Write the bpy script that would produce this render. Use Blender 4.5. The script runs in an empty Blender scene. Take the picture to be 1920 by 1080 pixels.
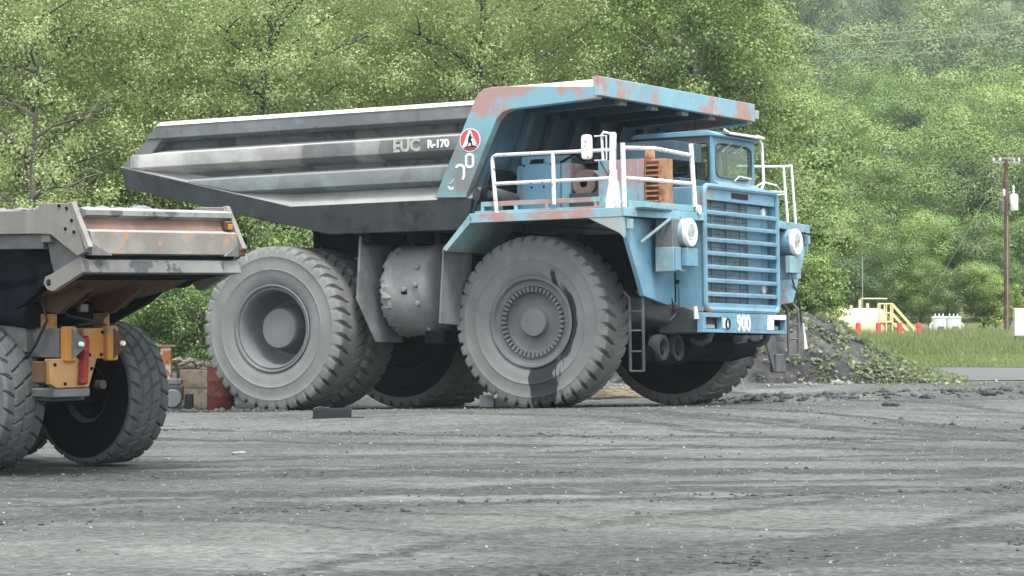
import bpy, math, random
import numpy as np
from mathutils import Vector, Matrix
random.seed(7); RNG = np.random.default_rng(7)
S = bpy.context.scene
COL = S.collection
PI = math.pi
F = 5737.0; HC = 2.42                      # focal length in pixels of a 1920 px picture, eye height

# ------------------------------------------------------------------ objects
def tag(o, label=None, cat=None, group=None, kind=None):
    if label: o['label'] = label
    if cat: o['category'] = cat
    if group: o['group'] = group
    if kind: o['kind'] = kind
    return o
def thing(name, label, cat, loc=(0, 0, 0), rz=0, group=None):
    o = bpy.data.objects.new(name, None); COL.objects.link(o)
    o.location = loc; o.rotation_euler = (0, 0, rz); o.empty_display_size = .3
    return tag(o, label, cat, group)
def link(name, me, m, parent=None, smooth=True, bevel=0, ang=35):
    if m is not None:
        for mm in (m if isinstance(m, (list, tuple)) else [m]): me.materials.append(mm)
    o = bpy.data.objects.new(name, me); COL.objects.link(o)
    if parent is not None: o.parent = parent
    if smooth:
        me.polygons.foreach_set('use_smooth', [True] * len(me.polygons))
        me.set_sharp_from_angle(angle=math.radians(ang))
    if bevel:
        b = o.modifiers.new('edge', 'BEVEL'); b.width = bevel; b.segments = 2; b.limit_method = 'ANGLE'; b.angle_limit = math.radians(40)
        b.harden_normals = True
    return o
def copy_tree(o, parent=None):
    c = o.copy(); COL.objects.link(c)
    if parent is not None: c.parent = parent
    for ch in list(o.children): copy_tree(ch, c)
    return c

class MB:
    def __init__(s): s.v = []; s.f = []
    def add(s, v, f):
        k = len(s.v); s.v += [tuple(p) for p in v]; s.f += [tuple(i + k for i in q) for q in f]; return s
    def box(s, x0, x1, y0, y1, z0, z1):
        v = [(x0,y0,z0),(x1,y0,z0),(x1,y1,z0),(x0,y1,z0),(x0,y0,z1),(x1,y0,z1),(x1,y1,z1),(x0,y1,z1)]
        return s.add(v, [(0,3,2,1),(4,5,6,7),(0,1,5,4),(1,2,6,5),(2,3,7,6),(3,0,4,7)])
    def loft(s, a, b):                      # two outlines of equal length, capped
        n = len(a)
        return s.add(list(a) + list(b), [tuple(range(n))[::-1], tuple(range(n, 2*n))] + [(i, (i+1) % n, n+(i+1) % n, n+i) for i in range(n)])
    def prism(s, poly, y0, y1):             # outline in x,z extruded along y
        return s.loft([(x, y0, z) for x, z in poly], [(x, y1, z) for x, z in poly])
    def prismx(s, poly, x0, x1):            # outline in y,z extruded along x
        return s.loft([(x0, y, z) for y, z in poly], [(x1, y, z) for y, z in poly])
    def prismz(s, poly, z0, z1):
        return s.loft([(x, y, z0) for x, y in poly], [(x, y, z1) for x, y in poly])
    def tube(s, pts, r, n=10, cap=True):
        pts = [Vector(p) for p in pts]; rr = r if isinstance(r, (list, tuple)) else [r] * len(pts)
        rings = []; up = None
        for i, p in enumerate(pts):
            d = (pts[min(i+1, len(pts)-1)] - pts[max(i-1, 0)]).normalized()
            if up is None:
                up = Vector((0, 0, 1)) if abs(d.z) < .9 else Vector((1, 0, 0))
            a = d.cross(up).normalized(); b = a.cross(d).normalized(); up = b
            rings.append([p + (a * math.cos(2*PI*k/n) + b * math.sin(2*PI*k/n)) * rr[i] for k in range(n)])
        v = [q for g in rings for q in g]; f = []
        for i in range(len(rings)-1):
            for k in range(n): f.append((i*n+k, i*n+(k+1) % n, (i+1)*n+(k+1) % n, (i+1)*n+k))
        if cap: f += [tuple(range(n))[::-1], tuple(range((len(rings)-1)*n, len(rings)*n))]
        return s.add(v, f)
    def lathe(s, prof, n=64, c=(0,0,0), axis='y'):   # prof: (r, along)
        v = []; f = []; m = len(prof)
        for i in range(n):
            t = 2*PI*i/n
            for r, y in prof:
                a, b = r*math.cos(t), r*math.sin(t)
                p = (a, y, b) if axis == 'y' else ((y, a, b) if axis == 'x' else (a, b, y))
                v.append((p[0]+c[0], p[1]+c[1], p[2]+c[2]))
        for i in range(n):
            j = (i+1) % n
            for k in range(m-1): f.append((i*m+k, i*m+k+1, j*m+k+1, j*m+k))
        return s.add(v, f)
    def mesh(s, name='m'):
        me = bpy.data.meshes.new(name); me.from_pydata(s.v, [], s.f); me.validate()
        import bmesh
        bm = bmesh.new(); bm.from_mesh(me); bmesh.ops.recalc_face_normals(bm, faces=bm.faces); bm.to_mesh(me); bm.free()
        return me
    def obj(s, name, m, parent=None, bevel=0, smooth=True, ang=35):
        return link(name, s.mesh(name), m, parent, smooth, bevel, ang)
def np_mesh(name, V, Fc):
    me = bpy.data.meshes.new(name); nv = len(V); nf, k = Fc.shape
    me.vertices.add(nv); me.vertices.foreach_set('co', V.astype(np.float32).ravel())
    me.loops.add(nf*k); me.loops.foreach_set('vertex_index', Fc.astype(np.int32).ravel())
    me.polygons.add(nf); me.polygons.foreach_set('loop_start', np.arange(0, nf*k, k, dtype=np.int32)); me.polygons.foreach_set('loop_total', np.full(nf, k, dtype=np.int32))
    me.update(calc_edges=True); return me
def P(*a): return MB().box(*a)

# ------------------------------------------------------------------ materials
class NT:
    def __init__(s, name):
        s.m = bpy.data.materials.new(name); s.m.use_nodes = True; s.t = s.m.node_tree; s.t.nodes.clear()
        s.out = s.n('ShaderNodeOutputMaterial'); s.tc = s.n('ShaderNodeTexCoord')
    def n(s, ty, **kw):
        nd = s.t.nodes.new(ty)
        for k, v in kw.items(): setattr(nd, k, v)
        return nd
    def l(s, a, b): s.t.links.new(a, b)
    def noise(s, scale, detail=5, rough=.55, co=None, sc=None, off=(0,0,0), dist=0, rot=(0,0,0)):
        mp = s.n('ShaderNodeMapping'); s.l(co or s.tc.outputs['Object'], mp.inputs[0])
        mp.inputs['Scale'].default_value = sc or (1,1,1); mp.inputs['Location'].default_value = off; mp.inputs['Rotation'].default_value = rot
        nz = s.n('ShaderNodeTexNoise'); nz.inputs['Scale'].default_value = scale; nz.inputs['Detail'].default_value = detail
        nz.inputs['Roughness'].default_value = rough; nz.inputs['Distortion'].default_value = dist
        s.l(mp.outputs[0], nz.inputs['Vector']); return nz.outputs['Fac']
    def ramp(s, fac, a, b, va=0., vb=1.):
        r = s.n('ShaderNodeMapRange'); r.interpolation_type = 'SMOOTHSTEP'
        r.inputs['From Min'].default_value = a; r.inputs['From Max'].default_value = b; r.inputs['To Min'].default_value = va; r.inputs['To Max'].default_value = vb
        s.l(fac, r.inputs['Value']); return r.outputs[0]
    def mix(s, fac, a, b, mode='MIX'):
        x = s.n('ShaderNodeMix', data_type='RGBA', blend_type=mode)
        for sock, v in ((x.inputs[0], fac), (x.inputs[6], a), (x.inputs[7], b)):
            if isinstance(v, (int, float)): sock.default_value = v
            elif isinstance(v, (tuple, list)): sock.default_value = (*v[:3], 1)
            else: s.l(v, sock)
        return x.outputs[2]
    def math(s, op, a, b=0.):
        x = s.n('ShaderNodeMath', operation=op)
        for sock, v in ((x.inputs[0], a), (x.inputs[1], b)):
            if isinstance(v, (int, float)): sock.default_value = v
            else: s.l(v, sock)
        return x.outputs[0]
    def sep(s, co=None):
        x = s.n('ShaderNodeSeparateXYZ'); s.l(co or s.tc.outputs['Object'], x.inputs[0]); return x.outputs
    def up(s, a=.3, b=.9):
        g = s.n('ShaderNodeNewGeometry'); return s.ramp(s.sep(g.outputs['Normal'])[2], a, b)
    def bsdf(s, col, rough=.8, spec=.3, metal=0, bump=None, bs=.3, bd=.02):
        p = s.n('ShaderNodeBsdfPrincipled')
        if isinstance(col, (tuple, list)): p.inputs['Base Color'].default_value = (*col[:3], 1)
        else: s.l(col, p.inputs['Base Color'])
        if isinstance(rough, (int, float)): p.inputs['Roughness'].default_value = rough
        else: s.l(rough, p.inputs['Roughness'])
        p.inputs['Specular IOR Level'].default_value = spec; p.inputs['Metallic'].default_value = metal
        if bump is not None:
            b = s.n('ShaderNodeBump'); b.inputs['Strength'].default_value = bs; b.inputs['Distance'].default_value = bd
            s.l(bump, b.inputs['Height']); s.l(b.outputs[0], p.inputs['Normal'])
        s.l(p.outputs[0], s.out.inputs[0]); return s.m

def worn(name, base, patches=(), dust=None, dustamt=.7, rough=.6, spec=.3, vary=.25, bs=.25, streak=None, fine=14):
    """paint with coloured worn patches, settled dust and vertical run marks; patches = (colour, scale, lo, hi, offset)"""
    n = NT(name)
    c = n.mix(n.ramp(n.noise(1.3, 4, off=(3,1,7)), .3, .7), tuple(b*(1-vary) for b in base), tuple(min(1, b*(1+vary)) for b in base))
    for col, sc, lo, hi, off in patches:
        c = n.mix(n.ramp(n.noise(sc, 7, .62, off=(off, off*1.7, off*.3)), lo, hi), c, col)
    if streak:
        c = n.mix(n.ramp(n.noise(1, 5, .6, sc=(5, 5, .35), off=(9,2,4)), .52, .72, 0, streak[1]), c, streak[0])
    if dust:
        d = n.math('MULTIPLY', n.up(.25, .9), dustamt)
        c = n.mix(d, c, dust)
    f = n.noise(fine, 6, .65)
    return n.bsdf(c, n.ramp(f, .3, .7, max(.05, rough-.12), min(1, rough+.15)), spec, bump=f, bs=bs, bd=.012)

DUST = (.30, .31, .30)
M = {}
M['blue'] = worn('faded_blue_paint', (.19, .37, .44), [((.37, .22, .20), .75, .50, .62, 1), ((.24, .46, .52), 2.2, .5, .7, 5), ((.22, .14, .10), 6, .62, .66, 9), ((.42,.45,.44), 3.1, .62, .75, 12)], DUST, .35, .5, vary=.12)
M['blue_clean'] = worn('blue_paint', (.155, .325, .435), [((.10, .19, .24), 1.1, .52, .72, 15), ((.27, .25, .23), 2.3, .60, .70, 21), ((.20, .12, .085), 8, .66, .69, 31), ((.24, .37, .43), 1.6, .55, .8, 2), ((.30, .19, .16), 5, .68, .74, 4)], DUST, .4, .45, vary=.10, streak=((.20, .24, .25), .5))
M['blue_dark'] = worn('shaded_blue_paint', (.040, .085, .115), [((.06, .07, .08), 1.2, .5, .65, 2)], DUST, .2, .65)  # darker copy of the blue, canopy and cab shade put into its colour
M['blue_pale'] = worn('dusty_blue_paint', (.22, .36, .40), [((.36, .36, .33), 1.5, .45, .7, 3), ((.42, .26, .2), 2.6, .66, .74, 8)], DUST, .4, .6)
M['primer'] = worn('blue_paint_with_primer', (.21, .40, .47), [((.38, .235, .215), .8, .45, .57, 3), ((.30, .40, .42), 1.5, .55, .66, 6), ((.28, .16, .12), 3.0, .66, .7, 2)], DUST, .4, .5, vary=.1)
M['blower'] = worn('dusty_pink_primer', (.26, .175, .15), [((.16, .13, .12), 4, .5, .65, 2)], DUST, .4, .8)
M['rustpaint'] = worn('rusty_orange_paint', (.44, .245, .14), [((.30, .11, .05), 3, .5, .62, 1), ((.5, .36, .26), 4, .6, .7, 4)], DUST, .3, .75)
M['bed'] = worn('scraped_grey_steel', (.150, .160, .165), [((.20, .21, .21), .9, .52, .7, 2), ((.17, .24, .25), 1.4, .58, .75, 6), ((.045, .05, .055), 2.4, .6, .68, 11)], (.42, .42, .39), .7, .62, vary=.15, streak=((.05, .055, .06), .45))
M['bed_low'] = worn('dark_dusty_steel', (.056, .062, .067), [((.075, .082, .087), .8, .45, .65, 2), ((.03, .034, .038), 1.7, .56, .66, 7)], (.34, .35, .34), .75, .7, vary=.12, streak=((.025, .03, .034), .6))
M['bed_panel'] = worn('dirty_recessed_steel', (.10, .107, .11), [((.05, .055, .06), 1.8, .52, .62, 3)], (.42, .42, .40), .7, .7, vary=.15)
M['bed_top'] = worn('sunlit_worn_edge', (.72, .70, .60), [((.5, .49, .43), 2, .55, .7, 3)], None, 0, .6, vary=.06)  # sunlight on the rail and canopy edges is painted in as pale cream
M['bed_rib'] = worn('grey_rib_with_wiped_dust', (.17, .18, .18), [((.36, .36, .34), .55, .44, .56, 5), ((.20, .27, .28), 1.0, .56, .68, 9)], (.55, .55, .52), .8, .6, vary=.12, streak=((.42,.42,.40), .5))
M['bed_rib3'] = worn('blue_grey_rib', (.15, .168, .17), [((.12, .13, .13), 1.1, .5, .62, 5), ((.18, .225, .23), 1.0, .5, .64, 9)], (.42, .43, .42), .7, .6, vary=.12)
def rib_mat():
    n = NT('wiped_rib_paint'); co = n.sep(); x = n.math('ADD', co[0], n.math('MULTIPLY', n.noise(1.6, 5, .6, sc=(1, 1, .3)), 1.2))
    g = n.mix(n.ramp(n.noise(1.2, 5), .4, .65), (.11, .115, .115), (.165, .17, .168))
    pale = n.mix(n.ramp(n.noise(1.3, 6, .62, off=(8, 8, 1)), .4, .65), (.27, .275, .26), (.40, .40, .38))
    wipe = n.math('SUBTRACT', 1., n.ramp(x, 1.15, 1.35))
    w2 = n.math('MULTIPLY', n.ramp(x, 2.35, 2.5), n.math('SUBTRACT', 1., n.ramp(x, 3.05, 3.15)))
    c = n.mix(n.math('MAXIMUM', wipe, n.math('MULTIPLY', w2, .75)), g, pale)
    br = n.math('MULTIPLY', n.ramp(x, -2.85, -2.6), n.math('SUBTRACT', 1., n.ramp(x, -1.9, -.9)))
    c = n.mix(n.math('MULTIPLY', br, .38), c, (.74, .73, .70)); lf = n.math('SUBTRACT', 1., n.ramp(x, -2.9, -2.7)); c = n.mix(n.math('MULTIPLY', lf, .8), c, (.15, .155, .155))
    c = n.mix(n.math('MULTIPLY', n.up(.25, .9), .85), c, (.58, .58, .55)); f = n.noise(14, 6)
    return n.bsdf(c, .6, .3, bump=f, bs=.25, bd=.012)
M['bed_rib'] = rib_mat(); M['ledge'] = worn('settled_dust_ledge', (.24, .245, .24), [((.12, .13, .13), 2.4, .5, .66, 2)], (.36, .36, .345), .7, .8)
M['strut'] = worn('grey_blue_strut_paint', (.17, .20, .205), [((.19, .36, .42), 1.1, .47, .57, 3), ((.38, .20, .18), .9, .6, .66, 14)], DUST, .4, .6, vary=.1)
def strut_mat():
    n = NT('strut_paint'); z = n.sep()[2]
    grey = n.mix(n.ramp(n.noise(1.6, 5), .4, .6), (.19, .20, .20), (.17, .30, .33))
    blue = n.mix(n.ramp(n.noise(.9, 6, .6, off=(2, 0, .4)), .46, .54), (.20, .38, .45), (.38, .25, .23))
    c = n.mix(n.ramp(n.math('ADD', z, n.math('MULTIPLY', n.noise(2.2, 5), .9)), 5.3, 5.7), grey, blue)
    f = n.noise(14, 5)
    return n.bsdf(c, .6, .3, bump=f, bs=.2, bd=.01)
M['strut'] = strut_mat()
M['white'] = worn('chipped_white_paint', (.72, .72, .71), [((.50, .50, .50), 5, .55, .7, 6), ((.22, .15, .11), 9, .62, .65, 3)], None, 0, .45, vary=.04)
M['white_letter'] = worn('white_lettering_paint', (.74, .75, .73), [((.3, .31, .31), 16, .6, .66, 3)], None, 0, .6, vary=.04)
M['pale_letter'] = worn('faded_lettering_paint', (.40, .42, .37), [((.22, .23, .23), 10, .55, .62, 3)], None, 0, .6, vary=.08)
M['red_letter'] = worn('faded_red_paint', (.55, .10, .11), [((.5, .2, .2), 6, .5, .7, 3)], None, 0, .6)
M['black'] = worn('black_rubber', (.018, .020, .022), [], DUST, .15, .7)
M['under'] = worn('shade_dark_steel', (.009, .012, .016), [((.016, .020, .024), 2.2, .5, .7, 2)], (.04, .043, .045), .3, .85, spec=.05)  # near-black steel, the shade under the trucks is put into the colour
M['under_grey'] = worn('dusty_dark_steel', (.058, .063, .067), [((.10, .105, .107), 2, .5, .7, 2)], (.16, .17, .165), .6, .8)
M['tank'] = worn('dust_caked_steel', (.20, .212, .213), [((.30, .31, .30), 1.2, .5, .7, 5), ((.07, .075, .08), 3.5, .66, .7, 12)], (.3, .3, .29), .4, .85, vary=.15, bs=.6, fine=10)
M['flap'] = worn('dusty_rubber_flap', (.13, .138, .142), [((.19, .2, .2), 1.1, .45, .65, 5)], DUST, .4, .85)
def tyre_mat(name, base=(.198, .205, .200), stain=False, dirt=.5):
    n = NT(name); co = n.sep()
    c = n.mix(n.ramp(n.noise(1.4, 4), .3, .7), tuple(b*.86 for b in base), tuple(b*1.12 for b in base))
    c = n.mix(n.ramp(n.noise(7, 6, .7), .55, .8, 0, .5), c, tuple(b*.62 for b in base))
    r = n.math('SQRT', n.math('ADD', n.math('POWER', co[0], 2.), n.math('POWER', co[2], 2.)))
    worn_t = n.ramp(r, 1.585 if base[0] > .18 else .918, 1.6 if base[0] > .18 else .93)   # scrubbed tread face
    c = n.mix(n.math('MULTIPLY', worn_t, n.ramp(n.noise(3, 5), .35, .65, .25, .8)), c, tuple(b*.62 for b in base))
    if stain:   # dark oil that ran down from the hub: a shape of its own on the side wall
        edge = n.math('MULTIPLY', n.math('SUBTRACT', n.noise(2.6, 5, .6, sc=(1.6, 1, .5)), .5), .7)
        a = n.math('ADD', n.math('SUBTRACT', co[0], .28), edge)
        rag = n.math('MULTIPLY', n.math('SUBTRACT', n.noise(9, 4, .7, sc=(2.2, 1, .25), off=(3, 3, 3)), .5), n.ramp(co[0], .2, .5, 0, 1.6)); a = n.math('ADD', a, rag); wx = n.math('SUBTRACT', 1., n.ramp(n.math('ABSOLUTE', a), .27, .30))
        lo = n.math('SUBTRACT', 1., n.ramp(n.math('ADD', co[2], edge), -.70, -.60))
        s1 = n.math('MULTIPLY', wx, lo)
        arc = n.math('ABSOLUTE', n.math('SUBTRACT', r, .915)); s2 = n.math('MULTIPLY', n.math('SUBTRACT', 1., n.ramp(n.math('ADD', arc, n.math('MULTIPLY', edge, .4)), .05, .10)), n.ramp(n.math('SUBTRACT', co[0], n.math('MULTIPLY', co[2], .35)), .38, .55))
        st = n.math('MAXIMUM', s1, s2)
        f3 = n.math('SUBTRACT', 1., n.ramp(n.math('ADD', n.math('ABSOLUTE', n.math('SUBTRACT', co[0], n.math('ADD', .58, n.math('MULTIPLY', co[2], -.12)))), n.math('MULTIPLY', edge, .2)), .03, .07))
        f3 = n.math('MULTIPLY', f3, n.math('MULTIPLY', n.ramp(co[2], .3, .45), n.math('SUBTRACT', 1., n.ramp(co[2], .9, 1.0))))
        st = n.math('MAXIMUM', st, f3)
        c = n.mix(n.math('MULTIPLY', st, .93), c, (.024, .027, .03))
    f = n.noise(30, 5, .7)
    return n.bsdf(c, .95, .06, bump=f, bs=.35, bd=.008)
M['tyre'] = tyre_mat('dusty_tyre_rubber'); M['tyre_stain'] = tyre_mat('oil_stained_tyre_rubber', stain=True)
M['rim'] = tyre_mat('dusty_rim_steel', (.165, .173, .175)); M['rim_stain'] = M['rim']
M['tyre2'] = tyre_mat('grey_loader_tyre', (.115, .124, .126))
M['tyre_dark'] = worn('black_shaded_sidewall', (.012, .013, .015), [((.016, .018, .02), 3, .5, .7, 2)], None, .3, .85, spec=.04)  # black rubber on the dumper; on haul truck wheels the shade painted in
M['grille_in'] = worn('radiator_mesh_dark', (.18, .27, .325), [((.13, .19, .225), 3, .5, .6, 2), ((.2,.28,.33), 1.2, .5, .7, 8)], DUST, .1, .6)
M['lamp'] = worn('headlight_bezel_white', (.82, .83, .82), [], None, 0, .4, vary=.03)
def glass_mat(name, tint=(.84, .94, .88), gloss=.13):
    n = NT(name); tr = n.n('ShaderNodeBsdfTransparent'); tr.inputs[0].default_value = (*tint, 1)
    gl = n.n('ShaderNodeBsdfGlossy'); gl.inputs['Roughness'].default_value = .08; gl.inputs[0].default_value = (.9, .95, .93, 1)
    df = n.n('ShaderNodeBsdfDiffuse'); df.inputs[0].default_value = (.35, .40, .36, 1)
    a = n.n('ShaderNodeMixShader'); a.inputs[0].default_value = gloss; n.l(tr.outputs[0], a.inputs[1]); n.l(gl.outputs[0], a.inputs[2])
    b = n.n('ShaderNodeMixShader'); n.l(n.ramp(n.noise(3, 4), .3, .8, .03, .14), b.inputs[0]); n.l(a.outputs[0], b.inputs[1]); n.l(df.outputs[0], b.inputs[2])
    n.l(b.outputs[0], n.out.inputs[0]); return n.m
M['glass'] = glass_mat('dusty_window_glass'); M['lens'] = glass_mat('headlight_lens', (.9, .9, .9), .5)
M['mirror'] = NT('mirror_glass').bsdf((.8, .82, .82), .05, .5, 1)
M['grey_paint'] = worn('dusty_grey_bodywork', (.215, .205, .187), [((.26, .25, .23), 1.2, .45, .65, 2), ((.17, .16, .145), 2.5, .58, .7, 6)], (.4, .4, .38), .5, .65, vary=.08, streak=((.34,.33,.31), .4))
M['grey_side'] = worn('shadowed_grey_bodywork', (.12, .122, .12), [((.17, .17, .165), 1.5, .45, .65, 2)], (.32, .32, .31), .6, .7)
M['tail'] = worn('scratched_pale_tailgate', (.19, .178, .158), [((.27, .26, .235), 1.4, .5, .66, 2), ((.40, .20, .11), 2.6, .58, .68, 5), ((.22, .22, .21), 3.2, .62, .7, 9)], (.5, .5, .48), .5, .6, vary=.08, streak=((.24,.235,.22), .5))
M['tail_rust'] = worn('rust_brown_tailgate', (.20, .12, .095), [((.30, .15, .10), 2.2, .5, .65, 2), ((.24, .20, .18), 4, .58, .68, 5)], (.4, .38, .35), .5, .75)
M['tail_edge'] = worn('mud_splashed_edge', (.22, .222, .215), [((.09, .095, .095), 2.6, .54, .58, 2)], (.5, .5, .49), .5, .75)
M['orange'] = worn('orange_chassis_paint', (.43, .19, .04), [((.36, .25, .14), 2.4, .50, .64, 2), ((.14, .07, .03), 7, .64, .68, 5), ((.30,.28,.25), 1.6, .6, .7, 15)], (.35, .3, .24), .5, .6, vary=.1)
M['orange_dull'] = worn('grimy_orange_steel', (.10, .05, .028), [((.07, .045, .035), 2, .46, .62, 2)], (.2, .15, .11), .4, .75)
M['orange_pale'] = worn('muddy_orange_paint', (.34, .20, .085), [((.42, .19, .04), 2.4, .46, .62, 2), ((.2, .13, .07), 7, .58, .66, 5), ((.13, .09, .06), 3, .60, .68, 8)], (.4, .36, .3), .5, .7)
M['red'] = worn('dark_red_paint', (.27, .018, .02), [((.16, .02, .02), 6, .5, .6, 2)], None, 0, .45)
M['redpost'] = worn('faded_red_bollard', (.50, .075, .065), [], DUST, .2, .6)
M['dirt'] = worn('dusty_spoil', (.26, .265, .26), [((.13, .135, .14), 3, .5, .6, 2), ((.4, .4, .39), 8, .62, .7, 4)], None, 0, .95, bs=1.0, fine=22)
M['cream'] = worn('cream_yellow_paint', (.74, .58, .40), [], (.75, .66, .5), .5, .5, vary=.05)
M['yellow'] = worn('pale_yellow_steps', (.82, .68, .36), [], None, 0, .5, vary=.05)
M['enamel'] = worn('white_enamel', (.78, .80, .80), [], None, 0, .5, vary=.04)
M['wood_pole'] = worn('weathered_pole_wood', (.13, .085, .06), [((.2, .13, .09), 4, .5, .65, 2)], None, 0, .9)
M['plank'] = worn('weathered_planks', (.36, .30, .22), [((.2, .17, .13), 5, .5, .65, 2)], None, 0, .85)
M['conc'] = worn('tan_concrete', (.42, .36, .27), [((.30, .25, .19), 3, .5, .65, 2), ((.5, .45, .36), 6, .6, .7, 4)], (.4,.38,.34), .4, .9, bs=.6)
M['grey_conc'] = worn('grey_concrete', (.34, .345, .34), [((.22, .225, .22), 3, .5, .65, 2)], None, .4, .9, bs=.6)
M['drum'] = worn('rusty_red_drum_paint', (.185, .045, .035), [((.10, .045, .035), 3, .52, .65, 2), ((.28, .09, .07), 7, .6, .68, 4)], DUST, .3, .65)
M['peel'] = worn('peeling_white_over_rust', (.72, .66, .52), [((.55, .20, .07), 4, .44, .50, 2), ((.28, .10, .05), 8, .58, .64, 4)], None, 0, .8)
M['green'] = worn('green_paint', (.05, .36, .20), [], None, 0, .5)
M['bark'] = worn('grey_brown_bark', (.085, .078, .062), [((.14, .13, .11), 6, .5, .7, 2)], None, 0, .95, bs=.6)
M['bark_pale'] = worn('pale_grey_bark', (.30, .30, .27), [((.16, .15, .13), 6, .5, .7, 2)], None, 0, .95, bs=.6)
M['wire'] = NT('wire_metal').bsdf((.30, .33, .32), .5, .4)

def leaf_mat(name, a, b, c2, trans=.48):
    n = NT(name); oi = n.n('ShaderNodeObjectInfo')
    at = n.n('ShaderNodeAttribute'); at.attribute_name = 'tint'
    c = n.mix(at.outputs['Fac'], a, b)
    c = n.mix(n.ramp(oi.outputs['Random'], .1, .9, 0, .8), c, c2)
    c = n.mix(n.ramp(n.noise(.5, 3), .35, .65, 0, .4), c, tuple(x*.7 for x in a))
    d = n.n('ShaderNodeBsdfDiffuse'); n.l(c, d.inputs[0])
    t = n.n('ShaderNodeBsdfTranslucent'); n.l(n.mix(.5, c, (.25, .34, .05)), t.inputs[0])
    g = n.n('ShaderNodeBsdfGlossy'); g.inputs['Roughness'].default_value = .45; g.inputs[0].default_value = (.6, .6, .6, 1)
    m1 = n.n('ShaderNodeMixShader'); m1.inputs[0].default_value = trans; n.l(d.outputs[0], m1.inputs[1]); n.l(t.outputs[0], m1.inputs[2])
    m2 = n.n('ShaderNodeMixShader'); m2.inputs[0].default_value = .05; n.l(m1.outputs[0], m2.inputs[1]); n.l(g.outputs[0], m2.inputs[2])
    n.l(m2.outputs[0], n.out.inputs[0]); return n.m
M['leaf_olive'] = leaf_mat('olive_leaves', (.43, .53, .24), (.53, .62, .30), (.44, .55, .25))
M['leaf_mid'] = leaf_mat('mid_green_leaves', (.140, .225, .075), (.290, .390, .125), (.07, .13, .055), .2)
M['leaf_light'] = leaf_mat('light_green_leaves', (.200, .330, .095), (.430, .570, .190), (.12, .21, .07), .22)
M['leaf_yellow'] = leaf_mat('yellow_green_leaves', (.32, .42, .10), (.55, .62, .20), (.4, .5, .14))
M['leaf_far'] = leaf_mat('hill_leaves', (.165, .245, .090), (.300, .400, .130), (.105, .165, .07), .16)
M['leaf_dark'] = leaf_mat('dark_needles', (.055, .110, .070), (.110, .180, .110), (.07, .13, .08), .1)
M['weed'] = leaf_mat('weed_leaves', (.12, .17, .07), (.36, .40, .24), (.2, .25, .12))
M['grass'] = leaf_mat('grass_blades', (.24, .30, .11), (.40, .46, .19), (.28, .33, .15))

# ------------------------------------------------------------------ terrain
TX, TY, TZ, TYAW, TP, TR = -2.971, 62.51, -2.627 + HC, -.4988, .0284, -.0244
def sst(a, b, x): t = np.clip((x-a)/(b-a), 0, 1); return t*t*(3-2*t)
def vnoise(x, y, s, seed=0):               # cheap smooth noise from summed waves
    r = np.random.default_rng(seed); o = 0
    for i in range(7):
        a = r.uniform(0, 2*PI); k = r.uniform(.6, 1.6)/s; o = o + np.sin((x*math.cos(a)+y*math.sin(a))*k*2*PI + r.uniform(0, 6.28) + 1.3*np.sin((x*math.sin(a)-y*math.cos(a))*k*3.1))
    return o/7
def ground_z(x, y):
    x = np.asarray(x, float); y = np.asarray(y, float)
    dx, dy = x-TX, y-TY; c, s = math.cos(TYAW), math.sin(TYAW)
    lx, ly = dx*c+dy*s, -dx*s+dy*c
    q = np.hypot(np.maximum(0, np.abs(lx-2.9)-3.6), np.maximum(0, np.abs(ly)-3.4)); w = 1-sst(.5, 9, q)
    base = -.16*sst(-1, -5, x)*np.exp(-((y-65)/5)**2) + .03*vnoise(x, y, 14, 3)
    hill = np.interp(y, [0, 125, 150, 190, 220, 270, 320, 400, 500, 600, 800, 1100], [0, 0, .5, 2, 4, 9.5, 13.5, 23, 38, 54, 78, 88])
    hill = hill*(1-.13*sst(.02, -.12, x/np.maximum(y, 1))) + sst(200, 320, y)*1.5*vnoise(x, y, 90, 5)
    z = base*(1-w) + w*(TZ + lx*math.tan(TP) + ly*TR) + hill
    berm = np.exp(-((y-64.6-.05*x)/.9)**2)*sst(3.5, 5.5, x)*.10*(1+.7*vnoise(x, y, 1.3, 8)) * (1-sst(18, 26, x))
    near = (1-sst(68, 73, y))
    rut = .012*vnoise(x*.6-y*.5, (x*.62+y*.78)*1.0, 1.1, 11) + .008*vnoise(x, y, .45, 12)
    return z + (berm + rut*(1-w*.7))*near
def gz(x, y): return float(ground_z(np.array([x]), np.array([y]))[0])
def grid_mesh(name, X, Y, Z):
    r, c = X.shape; V = np.stack([X.ravel(), Y.ravel(), Z.ravel()], 1)
    i = np.arange((r-1)*(c-1)); a = (i//(c-1))*c + i % (c-1)
    return np_mesh(name, V, np.stack([a, a+1, a+c+1, a+c], 1))
ys = np.concatenate([np.linspace(-300, 10, 12), np.linspace(12, 24, 30), np.linspace(24.1, 74, 560), np.linspace(74.3, 130, 150), np.linspace(131, 400, 110), np.linspace(404, 1100, 100), np.linspace(1120, 4000, 20)])
us = np.concatenate([np.linspace(-1, -.23, 26)[:-1], np.linspace(-.23, .23, 330), np.linspace(.23, 1, 26)[1:]])
Yg, Ug = np.meshgrid(ys, us, indexing='ij'); Xg = Ug*np.where(np.abs(Yg) > 15, np.abs(Yg), 15)
Xg = np.where(np.abs(Ug) > .23, np.sign(Ug)*(.23*np.maximum(np.abs(Yg), 15) + (np.abs(Ug)-.23)*(np.maximum(np.abs(Yg), 15)*2+150)), Xg)
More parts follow.
